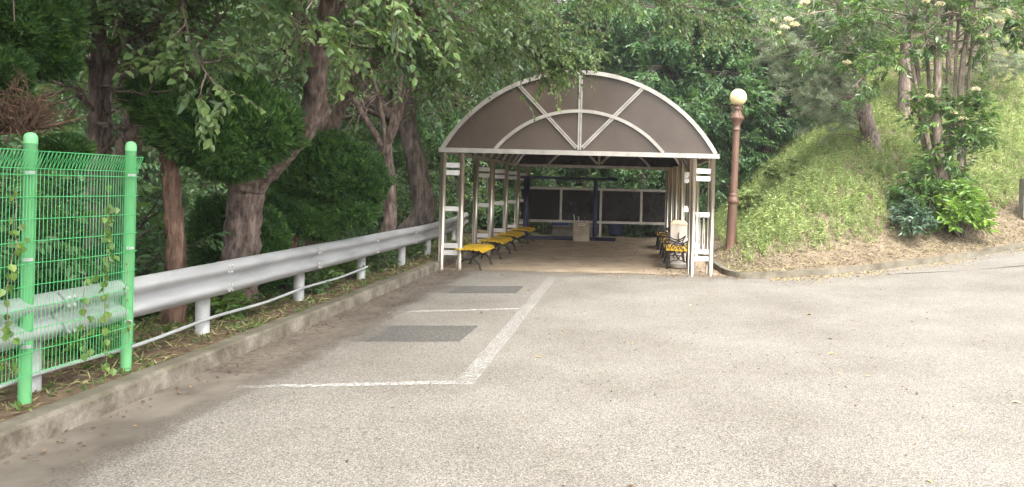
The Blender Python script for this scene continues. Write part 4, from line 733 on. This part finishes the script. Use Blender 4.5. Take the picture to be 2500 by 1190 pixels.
b = z0(*P(2205, 320, 22.)[:2]); pine('pine_tree', 'straight brown pine trunk behind the flowering shrub tree', 62, [b, P(2206, 280, 22.), P(2208, 200, 22.), P(2212, 100, 22.), P(2216, -40, 22.)], .19, .14, 0, [(P(2160, 60, 22), (1., .8, .6), 90), (P(2260, 30, 22), (1., .8, .6), 80), (P(2200, -60, 22), (1.2, 1., .7), 70), (P(2420, 60, 24), (1.1, .9, .8), 90), (P(2400, 130, 24), (.9, .8, .5), 60), (P(2470, 150, 24), (.8, .8, .4), 50)], 1.5)
# ---- flowering multi stemmed shrub tree
T = Tree(71, .15, .004); yb = 17.8; b = z0(*P(2302, 520, yb)[:2])
st = [((2302, 520), (2300, 430), (2290, 350), (2288, 260), (2290, 120), (2285, -40), .13, .075), ((2310, 500), (2316, 400), (2322, 330), (2316, 220), (2318, 100), (2330, -40), .085, .05), ((2285, 470), (2262, 380), (2248, 280), (2240, 180), (2225, 90), (2205, -30), .085, .045), ((2330, 500), (2345, 400), (2342, 300), (2350, 160), (2368, 40), (2380, -60), .09, .05),
      ((2340, 510), (2355, 380), (2360, 250), (2372, 120), (2385, -40), (2390, -90), .05, .03), ((2295, 470), (2262, 330), (2240, 230), (2225, 130), (2230, 30), (2240, -60), .05, .03), ((2320, 500), (2305, 380), (2328, 250), (2335, 120), (2345, 0), (2350, -70), .05, .03), ((2315, 480), (2275, 330), (2268, 200), (2262, 90), (2270, 0), (2280, -60), .055, .035)]
for i, q in enumerate(st): T.limb([P(px, py, yb + .12 * ((i * 37) % 5 - 2)) if j or i else b for j, (px, py) in enumerate(q[:6])], q[6], q[7], 9, 6, .04, leafy=5, frm=.72, L=1.3, gen=1, bias=(0, -.1, .1))
for q in (((2240, 120), (2160, 60), (2080, 55), (2010, 70)), ((2235, 180), (2150, 150), (2080, 130), (2010, 125)), ((2228, 40), (2120, 20), (2000, 30), (1900, 60)), ((2230, 200), (2190, 150), (2130, 170), (2080, 215)), ((2370, 120), (2420, 60), (2470, 55), (2520, 80)), ((2380, 20), (2440, 30), (2500, 20), (2560, 60))):
    T.limb([P(px, py, yb - .35 * j) for j, (px, py) in enumerate(q)], .03, .008, 7, 5, .04, leafy=6, frm=.25, L=.75, gen=1, bias=(0, 0, .15), droop=.1)
T.sprays(1, 9, .32, .05, .2, W=.33, curl=.25, keep=.42, tintb=.45)
for px, py, r in ((2260, 300, .3), (2330, 265, .3), (2350, 310, .28), (2380, 240, .3), (2250, 440, .35), (2210, 470, .3), (2370, 340, .3), (2290, 250, .25), (2400, 260, .25), (2240, 250, .2), (2300, 400, .3), (2345, 420, .3), (2270, 380, .25), (2320, 350, .3), (2395, 330, .25)):
    for j in range(26): q = P(px, py, yb - .25) + T.rng.normal(0, r * .6, 3); T.tips.append((q, norm(T.rng.normal(0, 1, 3) + [0, -.3, .5])))
T.sprays(1, 9, .28, .05, .2, W=.33, curl=.25, tintb=.5)
sh_t = T.done('flowering_shrub_tree', 'many stemmed evergreen shrub tree with cream flower heads on the bank', 'tree', M['stem'], M['photinia'], None, b)
rng = np.random.default_rng(72)
for px, py, dy in ((1888, 55, 1.2), (1915, 70, 1.2), (1900, 85, 1.2), (1925, 50, 1.2), (1965, 8, 1.1), (1940, 62, 1.1), (2268, 238, .5), (2325, 277, .5), (2351, 292, .5), (2383, 220, .5), (2410, 50, .8), (2440, 55, .9), (2455, 30, 1.), (2405, 90, .8), (2480, 75, 1.), (2490, 110, 1.), (2260, 5, .6), (2068, 155, .8), (2295, 12, .6)):
    c = P(px, py, yb - dy) - b; m_ = 150; d = rdir(rng, m_); d[:, 2] = np.abs(d[:, 2]) * .6; g = G(); g.blades(c + d * .095 * rng.uniform(.6, 1, (m_, 1)), norm(d + rng.normal(0, .5, d.shape)), rdir(rng, m_),   .04, .034, 0, np.clip(rng.normal(.65, .3, m_), 0, 1)); g.build('flower_head', M['flower'], sh_t)
# ---- bushes at its foot
def bush(seed, H, R, leaf, m, n, name, label, x, y, W=.36, tb=.55, K=9):
    T = Tree(seed, leaf, .003); rng = T.rng
    for j in range(n):
        a = rng.random() * 2 * np.pi; u = np.array([math.cos(a), math.sin(a), 0]) * R * rng.uniform(.1, 1); h = H * rng.uniform(.35, 1) * (1 - .35 * (np.linalg.norm(u) / R) ** 2)
        T.limb([u * .15 + [0, 0, -.1], u * .6 + [0, 0, h * .6], u + [0, 0, h]], .012, .005, 5, 4, .03); T.tips += [(u + [0, 0, h * q], norm(u + [0, 0, 1.5 * R])) for q in (.6, .8, 1.)]
    T.sprays(2, K, .24, .05, .1, W=W, curl=.22, tintb=tb, spread=.6); e = T.done(name, label, 'bush', M['stem'], M[m], None, (0, 0, 0), 'stems', 'foliage'); e.location = (x, y, float(gz(x, y)) - .03); return e
q = P(2352, 480, 17.1); bush(81, 1.15, .62, .17, 'freshbush', 60, 'evergreen_bush', 'bright yellow green glossy bush at right foot of flowering shrub tree', q[0], 17.1)
q = P(2248, 480, 17.3); bush(82, 1.25, .45, .16, 'photinia', 26, 'evergreen_bush', 'glossy mid green bush at left foot of flowering shrub tree', q[0], 17.3, tb=.4)
q = P(2228, 540, 16.7); bush(83, .75, .5, .13, 'bluebush', 34, 'evergreen_bush', 'low bluish dark bush on bare soil left of flowering shrub tree', q[0], 16.7)
q = P(1905, 430, 21.); bush(84, .7, .6, .14, 'weed', 24, 'leafy_bush', 'light green bush on the left edge of the bank behind the lamp', 4.3, 20.5, W=.5)
q = P(1840, 480, 19.5); bush(85, .8, .45, .13, 'weed', 20, 'leafy_bush', 'small light green bush on bank edge close behind lamp post', 3.25, 19.5, W=.5)
# ---- weeds and litter on the bank
rng = np.random.default_rng(91)
def scatter(n, x0, x1, s0, s1):
    x = rng.uniform(x0, x1, n); y = yk(x) + rng.uniform(s0, s1, n); return x, y
x, y = scatter(34000, 2.1, 16., .5, 16); d = (y - (13.7 + .48 * (x - 2))) * .9; lim = .72 + .4 * lump(x, y, .9) + .5 * sstep(5.5, 8.5, x) + 2.2 * np.exp(-((x - 6.9) / 1.1) ** 2) * .6
dens = sstep(-.1, .7, d - lim) * sstep(.25, 1.0, x - 1.9 - .3 * lump(y, x)) * np.where(y > 24, .5, 1); ok = rng.random(len(x)) < dens * .95; x, y = x[ok], y[ok]; z = bankz(x, y); n = len(x); g = G()
h = rng.uniform(.08, .38, n) * (1 + .3 * lump(x, y, .7)); lean = rng.normal(0, .22, (n, 3)) + [0, 0, 1]; lean = norm(lean); tint = np.clip(rng.normal(.5, .2, n) + .15 * lump(x, y, .8), 0, 1); base = np.stack([x, y, z - .02], 1)
for k in range(7):
    f = .25 + .75 * k / 6; c = base + lean * (h * f)[:, None]; a = rng.normal(0, 1, (n, 3)); a[:, 2] = np.abs(a[:, 2]) * .5 + .15; L = (.02 + h * rng.uniform(.16, .34, n)) * (1.1 - .4 * f)
    g.leaves(c, a, norm(rng.normal(0, .4, (n, 3)) + [0, 0, 1]), L, L * rng.uniform(.25, .5, n), .3, .12, 0, np.clip(tint + rng.normal(0, .12, n), 0, 1))
g.blades(base, lean, rdir(rng, n), h, .008, 0, tint)
for k in range(3): g.blades(base + rng.normal(0, .07, (n, 3)) * [1, 1, 0], norm(lean + rng.normal(0, .4, (n, 3))), rdir(rng, n), h * rng.uniform(.5, 1.1, n), .009, 0, np.clip(tint + rng.normal(.15, .25, n), 0, 1))
g.blades(base + rng.normal(0, .04, (n, 3)) * [1, 1, 0], norm(lean + rng.normal(0, .35, (n, 3))), rdir(rng, n), h * 1.15, .009, 0, np.clip(tint + .2, 0, 1))
x, y = scatter(2600, 2.3, 16., .8, 14); d = (y - (13.7 + .48 * (x - 2))) * .9; ok = (rng.random(2600) < .8 * sstep(.0, .6, d - .9 - .4 * lump(x, y, .9)) * sstep(.4, 1., x - 1.9)) & (lump(x * 1.3, y * 1.3) > -.3); x, y = x[ok], y[ok]; n = len(x); base = np.stack([x, y, bankz(x, y) - .02], 1); h = rng.uniform(.18, .5, n); lean = norm(rng.normal(0, .2, (n, 3)) + [0, 0, 1]); tint = np.clip(rng.normal(.5, .3, n), 0, 1)
g.blades(base, lean, rdir(rng, n), h, .010, 0, tint)
for k in range(16):
    f = .3 + .7 * k / 15; a = rng.normal(0, 1, (n, 3)); a[:, 2] = np.abs(a[:, 2]) * .4 + .1; L = rng.uniform(.07, .13, n) * (1.15 - .5 * f)
    g.leaves(base + lean * (h * f)[:, None], a, norm(rng.normal(0, .35, (n, 3)) + [0, 0, 1]), L, L * .42, .3, .12, 0, np.clip(tint + rng.normal(0, .1, n), 0, 1))
tag(g.build('weeds', M['weed']), 'light green weeds and grass covering the upper bank', kind='stuff')
g = G(); x, y = scatter(22000, 1.9, 12., .06, 3.4); d = (y - (13.7 + .48 * (x - 2))) * .9; ok = rng.random(len(x)) < (.75 - .15 * d) * (.5 + .5 * np.abs(lump(x, y, 1.4))); x, y = x[ok], y[ok]; n = len(x); a = rng.normal(0, 1, (n, 3)) * [1, 1, .35]; a[:, 2] = np.abs(a[:, 2])
g.blades(np.stack([x, y, bankz(x, y) + .012], 1), a, norm(rng.normal(0, .3, (n, 3)) + [0, 0, 1]), rng.uniform(.05, .17, n), rng.uniform(.007, .016, n), 0, np.clip(rng.normal(.6, .25, n), 0, 1))
tag(g.build('grass_clippings', M['clip']), 'cut dry grass strewn over the lower bank', kind='stuff')
def litter(name, label, x, y, z, L, m, tb=.45):
    n = len(x); z = np.broadcast_to(z, (n,)); g = G(); a = rng.normal(0, 1, (n, 3)) * [1, 1, .12]; ll = rng.uniform(*L, n); g.leaves(np.stack([x, y, z + .008], 1), a, norm(rng.normal(0, .22, (n, 3)) + [0, 0, 1]), ll, ll * rng.uniform(.3, .7, n), .1, .2, 0, np.clip(rng.normal(tb, .25, n), 0, 1))
    return tag(g.build(name, M[m]), label, kind='stuff')
x, y = scatter(16000, 1.9, 12., .05, 4); litter('leaf_litter', 'brown leaf litter and bits on the bank soil', x, y, bankz(x, y), (.018, .055), 'litter')
x = rng.uniform(-3.4, 1.9, 520); y = rng.uniform(13.2, 24.3, 520); e_ = np.abs(x + .8) / 2.7; ok = rng.random(520) < .2 + .8 * e_ ** 2; litter('fallen_leaves', 'brown fallen leaves scattered over the shelter floor', x[ok], y[ok], .022, (.03, .08), 'litter')
x = rng.uniform(.6, 2.1, 500); y = 13.6 + rng.random(500) ** 1.5 * 3.4; litter('fallen_leaves', 'brown litter gathered around the right front posts', x, y, .03, (.02, .07), 'litter', .4)
x = -3.45 + np.abs(rng.normal(0, .28, 650)); y = 14.2 - 10.5 * rng.random(650) ** 1.6; litter('fallen_leaves', 'brown leaf bits collected along the left kerb gutter', x, y, .006, (.012, .04), 'litter', .4)
x = rng.uniform(2.6, 12, 2600); y = yk(x) - .10 - np.abs(rng.normal(0, .35, 2600)); litter('pale_litter', 'pale dry chaff swept along the right kerb', x, y, zroad(x), (.015, .06), 'yellow_litter', .5)
x = rng.uniform(-2.9, 4.5, 1000); y = 3.2 + 10.3 * rng.random(1000); litter('road_specks', 'small dark leaf bits scattered over the asphalt', x, y, zroad(x), (.008, .03), 'litter', .3)
x = rng.uniform(-2.6, 3.5, 26); y = rng.uniform(3.2, 12, 26); litter('road_leaves', 'few orange and straw coloured leaves lying on the asphalt', x, y, zroad(x), (.04, .085), 'yellow_litter', .35)
# ---- verge under the rail
x = rng.uniform(-5.2, -3.64, 7500); y = rng.uniform(2.5, 21, 7500); n = 7500; h = rng.uniform(.02, .09, n); g = G(); ok = rng.random(n) < .10 + .75 * sstep(-.1, .8, lump(x * 1.6, y * 1.6) + .5 * (x < -4.15)); x, y, h = x[ok], y[ok], h[ok]; n = len(x); base = np.stack([x, y, gz(x, y) - .005], 1); tint = np.clip(rng.normal(.35, .25, n), 0, 1)
for k in range(5):
    a = rng.normal(0, .7, (n, 3)); a[:, 2] = np.abs(a[:, 2]) + .25; g.leaves(base + rng.normal(0, .03, (n, 3)) * [1, 1, 0], a, rdir(rng, n) + [0, 0, 1.], h * rng.uniform(.6, 1.3, n), h * .28, .3, .1, 0, tint)
tag(g.build('verge_weeds', M['weed2']), 'low green weeds along the verge under the guardrail', kind='stuff')
x = rng.uniform(-5., -3.63, 9500); y = rng.uniform(2.5, 20, 9500); n = 9500; g = G(); a = rng.normal(0, 1, (n, 3)) * [1, 1, .25]; a[:, 2] = np.abs(a[:, 2]); g.blades(np.stack([x, y, gz(x, y) + .012], 1), a, norm(rng.normal(0, .3, (n, 3)) + [0, 0, 1]), rng.uniform(.05, .16, n), rng.uniform(.006, .014, n), 0, np.clip(rng.normal(.5, .25, n), 0, 1)); tag(g.build('cut_grass', M['clip']), 'cut straw coloured grass lying on the verge soil', kind='stuff')
x = rng.uniform(-5., -3.63, 3000); y = rng.uniform(2.5, 20, 3000); litter('verge_litter', 'brown leaf litter on the verge soil', x, y, gz(x, y), (.02, .07), 'litter')
xs_ = np.concatenate([[-5.4], ls(-5.2, -3.62, 16)]); grid('verge', xs_, ls(-2, 24.3, 120), lambda x, y: basez(x, y) + .012, M['soil'], 'brown soil verge between the kerb and the trees')
for k, (x, y) in enumerate([(-4.25, 8.0), (-4.35, 9.9), (-4.3, 12.4), (-4.2, 11.6), (-4.35, 13.0), (-4.15, 14.2), (-4.5, 6.2), (-4.3, 14.9), (-4.5, 16.5), (-4.35, 10.6)]):
    o = bush(100 + k, .28 + .1 * (k % 3), .28, .10, ('vine', 'forest', 'cherry')[k % 3], 10, 'weed_clump', 'leafy green weed clump growing at the foot of the guardrail posts', x, y, W=.5, tb=.5, K=7); tag(o, None, 'weed', 'weed clumps under the guardrail')
# ---- vines on the fence
def vine(seed, label, y, z0_, z1_, n, L, wid=.03, x=None):
    rng = np.random.default_rng(seed); zz = ls(z0_, z1_, 14); x = FX + .085 if x is None else x; p = np.stack([x + rng.normal(0, .008, 14), y + .02 * np.sin(zz * 6) + rng.normal(0, .008, 14), zz], 1); g = G(); g.tube(catmull(p, 3), .0025, 4, 1, False)
    i = rng.integers(0, 14, n); b_ = p[i] + rng.normal(0, 1, (n, 3)) * [.012, wid, .03]; a = rng.normal(0, .35, (n, 3)) + [.25, 0, -1]; ll = rng.uniform(.6, 1.15, n) * L
    g.leaves(b_, a, norm(rng.normal(0, .4, (n, 3)) + [1, -.6, .35]), ll, ll * .85, .15, .1, 0, np.clip(rng.normal(.5, .2, n), 0, 1)); return tag(g.build('climbing_vine', [M['vine'], M['stem']]), label, 'vine', 'vines on the green fence')
vine(1, 'leafy vine climbing the right part of the green mesh fence', 5.42, .25, 1.5, 72, .052, .026)
vine(2, 'sparse low vine with few leaves in the middle of the fence panel', 5.22, .35, .95, 12, .058, .03)
vine(3, 'vine climbing the left fence panel at the edge of view', 4.58, .4, 1.5, 30, .052, .02)
vine(4, 'thin vine along the right hand green fence post', 5.66, .35, 1.0, 8, .04, .01)
# ---- small extras
rng = np.random.default_rng(77)
for px, py, r, lab in ((2212, 418, .11, 'tan stone on bare soil left of flowering shrub tree, upper one'), (2222, 436, .09, 'tan stone on bare soil left of flowering shrub tree, lower one'), (2190, 470, .08, 'small grey stone on bare soil above the bluish bush')):
    q = P(px, py, 18.3); bm = bmesh.new(); bmesh.ops.create_icosphere(bm, subdivisions=2, radius=r)
    for v in bm.verts: v.co = Vector((v.co.x * 1.3, v.co.y, v.co.z * .75)) * (1 + rng.normal(0, .06))
    me = bpy.data.meshes.new('stone'); bm.to_mesh(me); bm.free(); me.materials.append(M['dirt']); o = link('stone', me); o.location = (q[0], 18.3, float(gz(q[0], 18.3)) + r * .3); tag(o, lab, 'stone')
def strand(name, lab, cat, pts, r, nl, L, m):
    g = G(); p = catmull(pts, 5); g.tube(p, r, 4, 1, False)
    if nl: i = rng.integers(len(p) // 3, len(p), nl); g.leaves(p[i] + rng.normal(0, .02, (nl, 3)), rng.normal(0, .5, (nl, 3)) + [.2, -.2, -.9], norm(rng.normal(0, .4, (nl, 3)) + [0, -1, .5]), L * rng.uniform(.7, 1.1, nl), L * .6, .2, .12, 0, np.clip(rng.normal(.6, .2, nl), 0, 1))
    return tag(g.build(name, [M[m], M['stem']]), lab, cat)
strand('hanging_vine', 'thin vine dangling in front of the left part of shelter gable', 'vine', [P(1268, 150, 12.3), P(1272, 215, 12.3), P(1280, 245, 12.3), P(1298, 268, 12.3), P(1304, 290, 12.3)], .004, 7, .09, 'cherry')
strand('hanging_creeper', 'pale bare creeper dangling from the cherry canopy left of centre', 'creeper', [P(880, -60, 8.0), P(868, 20, 8.0), P(862, 80, 8.0), P(853, 120, 8.0), P(849, 155, 8.0)], .005, 0, 0, 'cherry')
# ---- light summer haze
V = [(-110, -80, -14), (110, -80, -14), (110, 140, -14), (-110, 140, -14), (-110, -80, 60), (110, -80, 60), (110, 140, 60), (-110, 140, 60)]
hz = quads('haze', V, [(0, 3, 2, 1), (4, 5, 6, 7), (0, 1, 5, 4), (1, 2, 6, 5), (2, 3, 7, 6), (3, 0, 4, 7)], [])
hm = bpy.data.materials.new('haze'); hm.use_nodes = True; nt = hm.node_tree; nt.nodes.remove(nt.nodes['Principled BSDF'])
pv = nt.nodes.new('ShaderNodeVolumePrincipled'); pv.inputs['Color'].default_value = (.97, .98, 1, 1); pv.inputs['Density'].default_value = .0009; pv.inputs['Anisotropy'].default_value = .3
nt.links.new(pv.outputs[0], nt.nodes['Material Output'].inputs['Volume']); hz.data.materials.append(hm); tag(hz, 'light pale summer haze in the air', kind='stuff')
